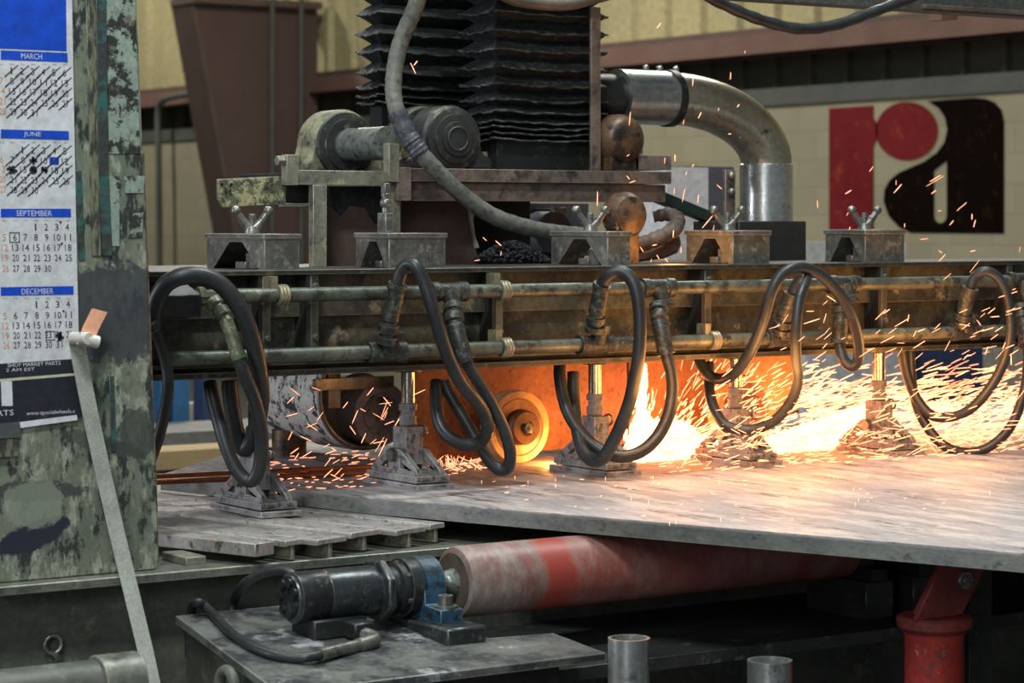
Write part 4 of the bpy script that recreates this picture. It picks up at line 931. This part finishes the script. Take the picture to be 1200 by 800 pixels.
pillow(498, 160, 36, 5.98, .09, 204, 'oily pillow block half hidden behind the taped hose', False, 1.3)
# rusty bearing end and motor bell
c = pY(737, 163, 5.66); s = mpp(c)
t = Thing('rusty_bearing', 'rusty domed bearing end under the galvanised duct sleeve', 'bearing')
mb = MB(); mb.lathe((c.x, 5.80, c.z), -Y3, [(0, 30 * s), (.10, 30 * s), (.125, 27 * s), (.14, 20 * s), (.145, 8 * s)], 32); t.part('housing', mb, M['rustdark'], bevel=0)
mb = MB(); mb.box(c.x - .05, c.x + .05, 5.68, 5.8, zshelf, c.z - .02); t.part('foot', mb, M['rustdark'])
for a in (-.6, 2.6, .9):
    mb = MB(); q = Vector((c.x + 25 * s * math.cos(a), 5.69, c.z + 25 * s * math.sin(a))); mb.cyl(q, q - Y3 * .02, .009, seg=6); t.part('bolt', mb, M['steel'], bevel=0)
t.done()
c = pY(742, 252, 5.47); s = mpp(c)
t = Thing('motor_end', 'round rusty motor end below the brown shelf', 'motor')
mb = MB(); mb.lathe((c.x, 5.53, c.z), -Y3, [(0, 27 * s), (.015, 28 * s), (.035, 27 * s), (.053, 22 * s), (.061, 10 * s), (.063, 4 * s)], 36); t.part('bell', mb, M['rustdark'], bevel=0)
for v in (0, 5, 10):
    mb = MB(); q = pY(722, 257 + v, 5.485); mb.cyl(q + Y3 * .01, q - Y3 * .006, .006, seg=8); t.part('bolt', mb, M['steel'], bevel=0)
mb = MB(); mb.box(c.x - .035, c.x + .035, 5.49, 5.53, zT, c.z - .03); t.part('foot', mb, M['rustdark']); t.done()
t = Thing('grey_hood', 'bluish grey hood box seen below the brown shelf', 'hood')
bar(t, 'panel', 590, 690, 238, 300, 6.05, .12, M['hazegrey']); 
c = pY(650, 272, 5.95); mb = MB(); mb.lathe((c.x, 5.95, c.z), Y3, [(0, .05), (.0, .062), (.1, .062)], 30); t.part('round_cover', mb, M['hazegrey'], bevel=0)
bar(t, 'slot', 622, 655, 244, 254, 6.03, .02, M['black']); bar(t, 'lug', 650, 664, 243, 249, 5.94, .02, M['frame'])
bar(t, 'pedestal', 595, 685, 296, 312, 6.03, .14, M['black'])
t.done()
mb = MB(); A, B_ = pY(770, 228, 5.90), pY(838, 256, 5.86); up = Vector((0, 0, .018)); mb.prism([A + up, B_ + up, B_ - up, A - up], (0, .04, 0)); single('sloping_bar', 'dark green bar sloping down right from the brown shelf', 'bar', mb, M['greenbar'], bevel=.002)
t = Thing('canvas_boot', 'wrinkled brown canvas boot folded beside the rusty motor end', 'boot')
mb = MB(); mb.tube([pY(722, 292, 5.60), pY(740, 289, 5.60), pY(758, 284, 5.60), pY(776, 277, 5.605), pY(790, 268, 5.62), pY(794, 257, 5.66), pY(784, 251, 5.70), pY(766, 254, 5.73)], .02, seg=18, smooth=10, radii=lambda q: (.0225 if q < .6 else .0225 - .012 * (q - .6)) + .0016 * math.sin(q * 95) + .001 * math.sin(q * 37)); t.part('upper_fold', mb, M['boot'], bevel=0)
mb = MB(); mb.prism([pY(u, v, 5.64) for u, v in ((735, 296), (760, 292), (785, 283), (798, 274), (800, 286), (796, 296), (780, 303), (735, 309))], (0, .09, 0)); t.part('lower_fold', mb, M['boot'], bevel=.008); t.done()
# swarf heap
mb = MB()
for i in range(1700):
    u = random.gauss(598, 22); 
    if not 556 < u < 646: continue
    h = max(0, 24 * (1 - abs((u - 600) / 48) ** 1.5)); v = 306 - random.random() * h
    Y = 5.68 + random.random() * .12 
    c = pY(u, v, Y); c.z = max(c.z, ZC - .008); r = random.uniform(.0025, .0055)
    d1 = Vector((random.gauss(0, 1), random.gauss(0, 1), random.gauss(0, 1))).normalized(); d2 = d1.orthogonal().normalized(); mb.obox(c, d1 * r, d2 * r * .6, d1.cross(d2) * r * .35)
single('swarf_heap', 'dark heap of grinding swarf behind the beam, left of the third clamp block', 'swarf', mb, M['grit'], kind='stuff')
# duct
YD = 5.82
t = Thing('exhaust_duct', 'thick galvanised exhaust duct elbow turning down to a black box', 'duct')
zd = pY(752, 114, YD).z; s = mpp(pY(800, 114, YD)); rd = 32 * s
mb = MB(); xq = pY(722, 114, YD).x; xw = pY(783, 114, YD).x; mb.lathe((xq, YD, zd), X3, [(0, rd * .97), (0, rd), (xw - xq, rd), (xw - xq, rd * .97)], 40); t.part('sleeve', mb, M['galv'], bevel=0)
mb = MB(); mb.lathe((xq - .12, YD, zd), X3, [(0, rd * .8), (.12, rd * .8)], 30); t.part('inlet_tube', mb, M['dark'], bevel=0)
xv = pY(898, 190, YD).x; zv = pY(898, 193, YD).z; bw = xv - xw; bh = zd - zv
mb = MB(); P = [Vector((xw - .005, YD, zd))] + [Vector((xw + bw * math.sin(a) ** 1.0, YD, zv + bh * math.cos(a))) for a in [PI / 2 * i / 16 for i in range(17)]]
mb.tube(P, rd * .96, seg=36, smooth=0); t.part('elbow', mb, M['duct'], bevel=0)
mb = MB(); mb.lathe((xw - .012, YD, zd), X3, [(0, rd * 1.0), (.0, rd * 1.05), (.024, rd * 1.05), (.024, rd)], 40); t.part('clamp_band', mb, M['dark'], bevel=0)
zbx = pY(900, 259, YD - .1).z
mb = MB(); mb.lathe((xv, YD, zbx), Z3, [(0, rd), (zv - zbx, rd), (zv - zbx + .002, rd * .97)], 40); t.part('drop_sleeve', mb, M['galv'], bevel=0)
a, b_ = pY(866, 280, YD - .11), pY(945, 280, YD - .11)
mb = MB(); mb.box(a.x, b_.x, YD - .11, YD + .11, ZC - .012, zbx); t.part('base_box', mb, M['black'], bevel=.002)
for u in (757, 773, 792):
    p = pY(u, 82, YD); mb = MB(); mb.ball((p.x, YD, zd + rd + .006), .010, 10); mb.cyl((p.x, YD, zd + rd - .004), (p.x, YD, zd + rd + .008), .005, seg=8); t.part('band_bolt', mb, M['galv'], bevel=0)
t.done()
t = Thing('bolt_strap', 'upright steel strap with two ball bolts left of the duct sleeve', 'strap')
Yq = YD - .12; a, b_ = pY(850, 230, Yq), pY(862, 230, Yq); mb = MB(); mb.box(a.x, b_.x, Yq, Yq + .012, ZC - .012, pY(856, 199, Yq).z); t.part('bar', mb, M['frame_rust'])
for v in (206, 225):
    p = pY(856, v, Yq); mb = MB(); mb.ball((p.x, Yq - .004, p.z), .013, 14); t.part('ball_bolt', mb, M['steel'], bevel=0)
t.done()
# big conduit with tape
t = Thing('conduit_hose', 'thick grey conduit hose snaking down before the bellows', 'hose')
P = [(505, -330, 5.56), (508, -230, 5.56), (509, -130, 5.56), (503, -55, 5.57), (494, -15, 5.59), (484, 15, 5.61), (471, 45, 5.63), (463, 78, 5.63), (461, 108, 5.62), (466, 134, 5.60), (478, 160, 5.58), (496, 183, 5.56), (518, 206, 5.55), (545, 231, 5.55), (580, 254, 5.55), (620, 267, 5.55), (655, 273, 5.56), (690, 276, 5.58)]
mb = MB(); mb.tube([pY(*p) for p in P], .0225, seg=18, radii=lambda q: .0225 + .0008 * math.sin(q * 260)); t.part('hose_tube', mb, M['canvas'], bevel=0)
W = [pY(*p) for p in ((465, 131, 5.60), (478, 159, 5.58), (494, 181, 5.56))]
mb = MB(); mb.tube(W, .026, seg=16, smooth=10, radii=lambda q: .0262 + .0012 * math.sin(q * 61) + .001 * math.sin(q * 23)); t.part('tape_wrap', mb, M['tape'], bevel=0, label='dark tape wrap')
t.done()
# top of frame
mb = MB(); mb.tube([pY(520, -330, 5.6), pY(530, -150, 5.55), pY(552, -45, 5.5), pY(590, -6, 5.5), (pY(630, 4, 5.5)), pY(665, 5, 5.5), pY(695, -2, 5.5), pY(725, -14, 5.5), pY(765, -60, 5.55), pY(790, -180, 5.6)], .017, seg=14); single('overhead_hose', 'brown hose sagging at the top edge above the nearer bellows', 'hose', mb, M['rail_top'])
t = Thing('overhead_hose', 'black ribbed hose sagging in front of the yellow sheet wall', 'hose')
mb = MB(); mb.tube([pY(u, v, 5.5) for u, v in ((690, -170), (745, -85), (792, -28), (830, -4), (865, 13), (900, 26), (940, 34), (980, 29), (1015, 17), (1045, 6), (1075, -6), (1120, -40), (1150, -110))], .0175, seg=14, smooth=14, radii=lambda q: .0165 + .0009 * math.sin(q * 120)); t.part('hose_tube', mb, M['rubber'], bevel=0); t.done()
t = Thing('overhead_rail', 'dark cable rail along the top edge at the right', 'rail')
p, q_ = pY(850, 3, 5.62), pY(1200, 3, 5.62); mb = MB(); mb.box(1.5, 7.5, 5.62, 5.70, pY(1000, 7, 5.62).z, pY(1000, 7, 5.62).z + .12); t.part('channel', mb, M['topgreen'])
mb = MB(); mb.box(pY(1085, 5, 5.6).x, 6.2, 5.60, 5.72, pY(1100, 9, 5.60).z - .004, pY(1100, 6, 5.60).z); t.part('lower_lip', mb, M['rail_top']); t.done()
mb = MB(); mb.prism([pY(u, v, 5.75) for u, v in ((1104, 3), (1128, 3), (1122, 23), (1104, 24))], (0, .06, 0)); single('rail_hanger', 'small brown hanger bracket under the overhead rail', 'bracket', mb, M['girder'], bevel=.002)

# ================================================================== GRINDING HEADS UNDER THE BEAM
YG = 5.78
t = Thing('wheel_guard', 'rusty guard plate behind the left grinding wheel', 'guard')
mb = MB(); mb.prism([pY(u, v, YG) for u, v in ((486, 425), (735, 415), (735, 520), (640, 528), (500, 545), (486, 520))], (0, .02, 0)); t.part('plate', mb, M['rust'], bevel=.002)
mb = MB(); p = pY(538, 480, YG); mb.ball((p.x, YG, p.z), .02); t.part('knob', mb, M['rustdark'], bevel=0); t.done()
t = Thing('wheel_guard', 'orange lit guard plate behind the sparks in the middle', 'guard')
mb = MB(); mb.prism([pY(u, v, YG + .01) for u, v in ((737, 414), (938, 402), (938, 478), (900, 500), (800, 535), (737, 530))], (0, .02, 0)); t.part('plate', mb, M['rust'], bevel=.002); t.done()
def wheel(u, v, rpx, label):
    c = pY(u, v, 5.66); s = mpp(c); r = rpx * s; z0 = ZPL + .002; r = min(r, c.z - z0)
    t = Thing('grinding_wheel', label, 'grinding wheel', 'grinding wheels on the plate')
    mb = MB(); mb.lathe((c.x, 5.70, c.z), -Y3, [(0, r * .35), (0, r * .985), (.004, r), (.044, r), (.048, r * .985), (.048, r * .80), (.044, r * .78), (.044, r * .3)], 64); t.part('abrasive_rim', mb, M['wheel'], bevel=0)
    mb = MB(); mb.lathe((c.x, 5.657, c.z), -Y3, [(0, r * .79), (.004, r * .77), (.006, r * .46), (.012, r * .44)], 48); t.part('face_disc', mb, M['wheelhub'], bevel=0)
    mb = MB(); mb.lathe((c.x, 5.65, c.z), -Y3, [(0, r * .50), (.03, r * .47), (.034, r * .43), (.034, r * .22), (.028, r * .21)], 40); t.part('flange', mb, M['wheelhub'], bevel=0)
    mb = MB(); mb.lathe((c.x, 5.62, c.z), -Y3, [(0, r * .15), (.016, r * .15), (.018, r * .10)], 6); mb.cyl((c.x, 5.604, c.z), (c.x, 5.596, c.z), r * .06, seg=14); t.part('arbor_nut', mb, M['steel'], bevel=0)
    mb = MB(); mb.cyl((c.x, 5.70, c.z), (c.x, YG, c.z), r * .25, seg=20); t.part('arbor', mb, M['rustdark'], bevel=0)
    t.done()
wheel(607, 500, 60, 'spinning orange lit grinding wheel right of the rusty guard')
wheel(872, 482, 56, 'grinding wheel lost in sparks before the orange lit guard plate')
# white drum housing
YDm = 5.95
c = pY(428, 462, YDm); s = mpp(c); r = 64 * s
t = Thing('drum_housing', 'chipped white drum housing behind the first powder grey stand', 'housing')
mb = MB(); vs = []; NA = 40
for k in range(NA + 1):
    a = math.radians(78 + (318 - 78) * k / NA); ca, sa = math.cos(a), math.sin(a)
    for rr, yy in ((r, 0), (r, .42), (r * .95, .42), (r * .95, 0)): vs.append((c.x + rr * ca, YDm + yy, c.z + rr * sa))
mb.add(vs, [(4 * k + q, 4 * k + (q + 1) % 4, 4 * k + 4 + (q + 1) % 4, 4 * k + 4 + q) for k in range(NA) for q in range(4)] + [(0, 1, 2, 3), (4 * NA + 3, 4 * NA + 2, 4 * NA + 1, 4 * NA)])
t.part('shell', mb, M['white_paint'], bevel=0)
mb = MB(); mb.tube([(c.x + r * .97 * math.cos(math.radians(90 + 228 * k / 40)), YDm - .004, c.z + r * .97 * math.sin(math.radians(90 + 228 * k / 40))) for k in range(41)], .008, seg=10, smooth=0); t.part('rim', mb, M['steel'], bevel=0)
a, b_ = pY(370, 442, YDm - .03), pY(462, 442, YDm - .03); mb = MB(); mb.box(a.x, b_.x, YDm - .03, YDm - .01, pY(420, 456, YDm - .03).z, pY(420, 442, YDm - .03).z); t.part('top_bar', mb, M['steel'])
p = pY(392, 470, YDm + .02); mb = MB(); mb.box(p.x - .02, p.x + .02, YDm + .02, YDm + .06, p.z - .02, c.z + r * .9); t.part('bracket', mb, M['steel'])
mb = MB(); mb.cyl((c.x - r * .5, YDm + .3, ZPL), (c.x - r * .5, YDm + .3, c.z - r * .75), .05, seg=16); t.part('pedestal', mb, M['rustdark'], bevel=0)
t.done()
t = Thing('grey_motor', 'grey round motor inside the chipped white drum housing', 'motor')
mb = MB(); c2 = pY(447, 485, YDm - .02); mb.lathe((c2.x, YDm - .02, c2.z), Y3, [(0, .06), (0, .088), (.012, .090), (.10, .090), (.12, .11), (.3, .11)], 40); t.part('body', mb, M['motorgrey'], bevel=0)
mb = MB(); mb.lathe((c2.x, YDm - .026, c2.z), Y3, [(0, .0), (0, .058), (.008, .06)], 36, cap=False); t.part('end_cover', mb, M['dust'], bevel=0); t.done()

# ================================================================== FAR THINGS UNDER THE BEAM
def farbox(nm, lab, cat, u0, u1, vt, vb, Y, dy, m, group=None, tofloor=False):
    a, b_ = pY(u0, vt, Y), pY(u1, vb, Y); mb = MB(); mb.box(a.x, b_.x, Y, Y + dy, 0 if tofloor else b_.z, pY((u0 + u1) / 2, vt, Y).z); return single(nm, lab, cat, mb, m, group)
farbox('storage_rack_post', 'blue rack post far behind, just right of the green column', 'post', 188, 197, 440, 525, 10.0, .1, M['blue'], 'blue rack posts', True)
farbox('storage_rack_post', 'wide blue rack post far behind between the first hoses', 'post', 203, 222, 440, 525, 10.0, .1, M['blue'], 'blue rack posts', True)
farbox('board_stack', 'pale leaning board far behind between the blue posts', 'board', 222, 242, 472, 525, 10.6, .1, M['cream'], None, True)
farbox('storage_rack_post', 'dark blue rack post far behind the first stand', 'post', 238, 254, 440, 525, 10.3, .1, M['bluedark'], 'blue rack posts', True)
farbox('storage_rack_post', 'blue panel far behind, left of the chipped white drum', 'post', 305, 330, 440, 470, 10.2, .1, M['blue'], 'blue rack posts', True)
farbox('work_bench', 'grey green bench body far behind the slat table', 'bench', 150, 520, 500, 560, 9.4, .5, M['greyboard'], None, True)
mb = MB(); a, b_ = pY(150, 527, 8.4), pY(470, 518, 8.4); mb.box(a.x, b_.x, 8.4, 8.6, pY(230, 549, 8.4).z, pY(230, 526, 8.4).z); single('timber_beam', 'yellowish timber beam behind the table at the left', 'timber', mb, M['timber'], bevel=.004)
mb = MB(); z_ = pY(230, 549, 8.4).z; mb.box(a.x + .1, b_.x - .1, 8.42, 8.58, 0, z_); single('timber_trestle', 'dark trestle carrying the yellowish timber beam', 'trestle', mb, M['greyboard'])
for i, (v0, v1, dy, lab) in enumerate(((560, 547, .0, 'thin copper coloured rod lying along the plate behind the first stand'), (566, 553, -.05, 'second thin copper coloured rod lying along the plate, nearer the viewer'))):
    A, B_ = pZ(150, v0, ZPL + .009), pZ(440, v1, ZPL + .009); B_.y = A.y + (B_.y - A.y); mb = MB(); mb.cyl(A, B_, .008, seg=10); single('copper_rod', lab, 'rod', mb, M['copper'], 'copper rods on the plate')
farbox('grey_cabinet', 'grey cabinet far behind the sparks right of the orange guard', 'cabinet', 900, 1068, 395, 520, 9.5, .3, M['hazegrey'], None, True)
farbox('blue_cabinet', 'dark blue cabinet far behind the right spark stream', 'cabinet', 1080, 1152, 404, 520, 9.5, .3, M['bluedark'], None, True)
farbox('pale_cabinet', 'pale olive cabinet far behind at the right picture edge', 'cabinet', 1154, 1240, 400, 520, 9.8, .3, M['cream'], None, True)
farbox('white_panel', 'white panel far behind between the duct box and the fifth clamp block', 'cabinet', 944, 1062, 283, 330, 9.0, .05, M['paper'], None, True)  # thin upright panel, only grouped with the cabinets by category
farbox('white_machine', 'pale machine cover far behind, left of the duct elbow', 'machine', 782, 830, 196, 330, 8.0, .2, M['paper'], None, True)
farbox('grey_machine', 'grey machine body far behind below the duct elbow', 'machine', 806, 860, 195, 330, 8.3, .3, M['hazegrey'], None, True)

# ================================================================== SPARKS
def streak(mb, u, v, ang, l, Y, w):
    du, dv = math.cos(ang) * l / 2, -math.sin(ang) * l / 2
    a, b_ = pY(u - du, v - dv, Y), pY(u + du, v + dv, Y + random.uniform(-.02, .02))
    zmin = ZPL + .003
    if a.z < zmin and b_.z < zmin: a.z = b_.z = zmin
    a.z = max(a.z, zmin) if Y > 4.9 else a.z; b_.z = max(b_.z, zmin) if Y > 4.9 else b_.z
    mb.sliver(a, b_, w)
R = random.Random(23)
hot, mid = MB(), MB()
for i in range(760):    # fan from the left wheel contact
    a = math.radians(R.triangular(0, 84, 22)); d = 25 + 225 * R.random() ** 1.15
    u, v = 750 + d * math.cos(a), 548 - d * math.sin(a) * .95
    if v < 424 or u > 1000: continue
    streak(hot if R.random() < .45 else mid, u, v, a + R.gauss(0, .16), R.uniform(6, 21), R.uniform(5.50, 5.74), R.uniform(.0010, .0019))
for i in range(420):   # bright upright jet
    v = R.uniform(432, 535); f = (v - 432) / 103; u = 753 + R.gauss(0, 2 + 8 * f) - 4 * f
    streak(hot, u, v, math.radians(R.gauss(82, 9)), R.uniform(5, 16), R.uniform(5.6, 5.75), R.uniform(.0018, .0036))
for i in range(1500):  # white core left
    u = 742 + 100 * R.random() ** 1.2; f = (u - 742) / 100; v = R.uniform(512 - 22 * math.sin(PI * min(f * 1.3, 1)) , 556 - 6 * f)
    streak(hot, u, v, math.radians(R.gauss(12, 18)), R.uniform(8, 20), R.uniform(5.50, 5.7), R.uniform(.003, .006))
for i in range(2600):  # white wedge right
    u = 902 + 118 * R.random() ** .8; f = (u - 902) / 118
    lo, hi = 512 - 38 * f, 532 + 10 * math.sin(f * PI) - 22 * f * f
    v = R.uniform(lo, hi); streak(hot, u, v, math.radians(R.gauss(12, 14)), R.uniform(8, 22), R.uniform(5.50, 5.72), R.uniform(.003, .006))
for i in range(880):  # stream to the right
    u = R.uniform(940, 1215); f = (u - 940) / 270
    v = R.gauss(480 - 6 * f, 25)
    if not 420 < v < 545: continue
    streak(hot if R.random() < .5 else mid, u, v, math.radians(R.gauss(11, 11)), R.uniform(10, 34), R.uniform(5.46, 5.9), R.uniform(.0009, .0019))
for i in range(260):   # in front of the right stands and hoses
    u = R.uniform(840, 1210); v = R.gauss(490, 26)
    if 425 < v < 545: streak(mid, u, v, math.radians(R.gauss(12, 16)), R.uniform(8, 26), R.uniform(4.95, 5.3), R.uniform(.0009, .0016))
for i in range(620):   # low scatter between the stands
    u = R.uniform(770, 1200); v = R.uniform(505, 556)
    streak(mid, u, v, math.radians(R.gauss(4, 26)), R.uniform(5, 18), R.uniform(5.15, 5.7), R.uniform(.0009, .0018))
for i in range(110):   # under the left wheel
    u = R.uniform(500, 565); v = R.uniform(536, 566)
    streak(mid, u, v, math.radians(R.choice([80, 100, 10, -40]) + R.gauss(0, 15)), R.uniform(4, 16), R.uniform(5.5, 5.8), R.uniform(.0007, .0013))
for i in range(70):
    u = R.uniform(312, 440); v = R.uniform(554, 578)
    streak(mid, u, v, math.radians(R.gauss(3, 14)), R.uniform(4, 14), R.uniform(5.3, 6.2), R.uniform(.0008, .0014))
o = single('spark_stream', 'white hot stream of grinding sparks under the beam', 'sparks', hot, M['sparkhot'], kind='stuff')
o = single('spark_shower', 'orange shower of fine grinding sparks under the beam', 'sparks', mid, M['spark'], kind='stuff')
# countable single sparks
SM = []
for k in range(4):
    mb = MB(); mb.sliver((-.5, 0, 0), (.5, 0, 0), .055 + .014 * k); SM.append(mb.mesh('spark', M['spark']))
def spark(u, v, ang, l, Y, label, group, wide=1.0):
    o = bpy.data.objects.new('spark', SM[R.randrange(4)]); c = pY(u, v, Y); c.z = max(c.z, zm) if (zm := (ZPL + .004)) and Y > 4.9 else c.z
    L = l * mpp(c); o.location = c
    o.rotation_euler = (0, -ang, R.gauss(0, .3)); o.scale = (L, .0145 * wide, .0145 * wide)
    COL.objects.link(o); tagit(o, label, 'spark', group)
G1 = ('single glowing spark flying above the beam before the wall emblem', 'sparks above the beam by the wall emblem')
for u, v, dg, l in ((1021, 3 + 195, 25, 16), (1096, 209, 28, 18), (1094, 225, 28, 10), (1050, 214, 90, 6), (1052, 221, 45, 16), (1096, 212, 24, 33), (1127, 242, 32, 20), (1139, 254, 90, 7), (1142, 262, 40, 14), (1115, 261, 28, 12), (1060, 264, 90, 5), (1101, 247, 10, 5), (1083, 280, 5, 12), (1102, 295, -30, 7), (1104, 302, 30, 17), (1140, 294, 10, 8), (1142, 312, 33, 28), (1110, 324, 28, 17), (1195, 292, 80, 7), (958, 239, -80, 10), (994, 249, 38, 14), (995, 269, 60, 8), (1008, 265, 80, 6), (994, 225, 25, 11), (1188, 339, 8, 12), (1181, 345, 15, 28), (1147, 378, -50, 9), (1166, 371, 5, 12)):
    spark(u, v, math.radians(dg), l, 5.05 if v > 300 else 5.5, *G1)
G2 = ('single glowing spark flying above the beam around the duct elbow', 'sparks above the beam by the duct')
for u, v, dg, l in ((772, 30, 50, 9), (873, 61, 70, 4), (856, 89, 85, 9), (812, 96, 85, 10), (820, 135, 60, 9), (801, 143, 75, 7), (738, 139, 80, 17), (865, 124, 50, 5), (842, 128, 60, 4), (855, 157, 0, 4), (867, 161, 0, 4), (736, 182, 20, 7), (801, 229, 78, 17), (818, 233, 70, 11), (791, 185, 90, 8), (779, 188, 80, 8), (790, 224, 80, 7), (804, 203, 60, 5), (812, 194, 60, 5), (700, 233, 88, 18), (741, 213, 20, 8), (736, 208, -50, 6), (751, 248, 80, 12), (746, 255, 85, 6), (789, 274, 85, 9), (767, 287, 10, 6), (752, 292, -50, 8), (771, 301, -50, 7), (743, 302, 60, 8), (763, 305, 40, 6), (781, 305, -45, 6), (798, 293, 85, 7), (810, 294, 70, 10), (821, 297, 80, 8), (843, 219, -35, 9), (829, 260, 50, 20), (836, 268, 70, 10), (853, 302, 80, 6), (484, 80, -62, 15), (487, 74, 45, 8), (584, 285, -40, 10), (559, 317 - 12, 5, 11), (587, 297, 80, 6), (568, 280, -30, 9), (730, 285, 30, 6)):
    spark(u, v, math.radians(dg), l, 5.52, *G2)
G3 = ('single glowing spark flying left of the first powder grey stand', 'sparks left of the stand')
for i in range(48):
    u, v = R.uniform(340, 500), R.uniform(445, 560)
    if 455 < u < 492 and v > 500: continue
    spark(u, v, math.radians(R.choice([25, 30, 20, 60, -35]) + R.gauss(0, 8)), R.uniform(8, 18), R.uniform(5.3, 5.75), *G3)
for i in range(10):
    u, v = R.uniform(438, 470), R.uniform(470, 540); spark(u, v, math.radians(58 + R.gauss(0, 10)), R.uniform(8, 30), 5.5, *G3)
G4 = ('tiny glowing spark lying on the pale steel plate', 'sparks lying on the plate')
for i in range(70):
    u = R.uniform(560, 1200); v = R.triangular(556, 625, 560) - max(0, (700 - u)) * .02
    p = pZ(u, v, ZPL + .004); spark(u, v, math.radians(R.choice([0, 10, 90])), R.uniform(3, 7), p.y, *G4, wide=.9)
for i in range(30):
    u = R.uniform(305, 440); v = R.uniform(556, 572); p = pZ(u, v, ZPL + .004); spark(u, v, 0, R.uniform(4, 9), p.y, *G4, wide=.9)
G5 = ('single glowing spark flying across the right hoses and pipes', 'sparks before the right pipes')
for i in range(66):
    u = R.uniform(905, 1200); v = R.triangular(345, 425, 420)
    spark(u, v, math.radians(R.gauss(22, 14)), R.uniform(8, 24), R.uniform(4.85, 4.97), *G5)

# ================================================================== LIGHT
def area(name, loc, size, power, col, rot=(0, 0, 0), sy=None):
    l = bpy.data.lights.new(name, 'AREA'); l.energy = power; l.color = col; l.shape = 'RECTANGLE'; l.size = size; l.size_y = sy or size
    o = bpy.data.objects.new(name, l); o.location = loc; o.rotation_euler = rot; COL.objects.link(o); return o
COOL = (.92, 1.0, .97)
area('high_bay_lamp', (.4, 2.6, 5.5), 1.4, 270, COOL, sy=.5)
area('high_bay_lamp', (4.2, 4.7, 5.6), 1.4, 175, COOL, sy=.5)
area('high_bay_lamp', (2.6, 7.8, 5.6), 1.4, 120, (1, .97, .9), sy=.5)
area('high_bay_lamp', (8.6, 9, 6), 1.6, 230, (1, .96, .86), sy=.6)
area('high_bay_lamp', (8.8, 16, 6.5), 1.6, 360, (1, .96, .86), sy=.6)
area('high_bay_lamp', (9.0, 24, 6.5), 1.6, 300, (1, .96, .86), sy=.6)
area('front_fill_light', (-3.4, -2.4, 5.2), 3.4, 200, (.93, 1, .99), rot=(math.radians(64), 0, math.radians(-42)), sy=2.6)  # added fill from behind the camera, stands for no real opening
area('low_front_fill', (-3.6, -1.0, 1.9), 2.2, 55, (.95, .97, 1), rot=(math.radians(90), 0, math.radians(-46)), sy=1.6)  # added low fill that reaches in under the beam
area('side_fill_light', (-4.5, 8.5, 2.6), 2.2, 260, (.92, .93, 1), rot=(PI / 2, 0, math.radians(-110)), sy=1.8)  # added fill from the left for the drum and left-hand faces
def point(name, p, e, col, r):
    l = bpy.data.lights.new(name, 'POINT'); l.energy = e; l.color = col; l.shadow_soft_size = r
    o = bpy.data.objects.new(name, l); o.location = p; COL.objects.link(o)
OR = (1, .42, .10)
point('spark_light', pY(785, 505, 5.62), 15, OR, .10)
point('spark_light', pY(955, 485, 5.64), 15, OR, .12)
point('spark_light', pY(1110, 460, 5.66), 6, OR, .12)
point('spark_light', pY(655, 540, 5.60), 8, OR, .04)
point('spark_light', pY(788, 290, 5.38), .8, OR, .04)
point('spark_light', pY(930, 445, 4.98), 9, OR, .12)
point('spark_light', pY(770, 455, 5.0), 4, OR, .10)
point('spark_light', pY(1120, 435, 4.98), 8, OR, .12)
w = bpy.data.worlds.new('world'); SC.world = w; w.use_nodes = True
w.node_tree.nodes['Background'].inputs[0].default_value = (.75, .9, 1, 1); w.node_tree.nodes['Background'].inputs[1].default_value = .16
SC.view_settings.view_transform = 'Standard'; SC.view_settings.look = 'None'; SC.view_settings.gamma = 1; SC.view_settings.exposure = 0.0
SC.view_settings.use_curve_mapping = False
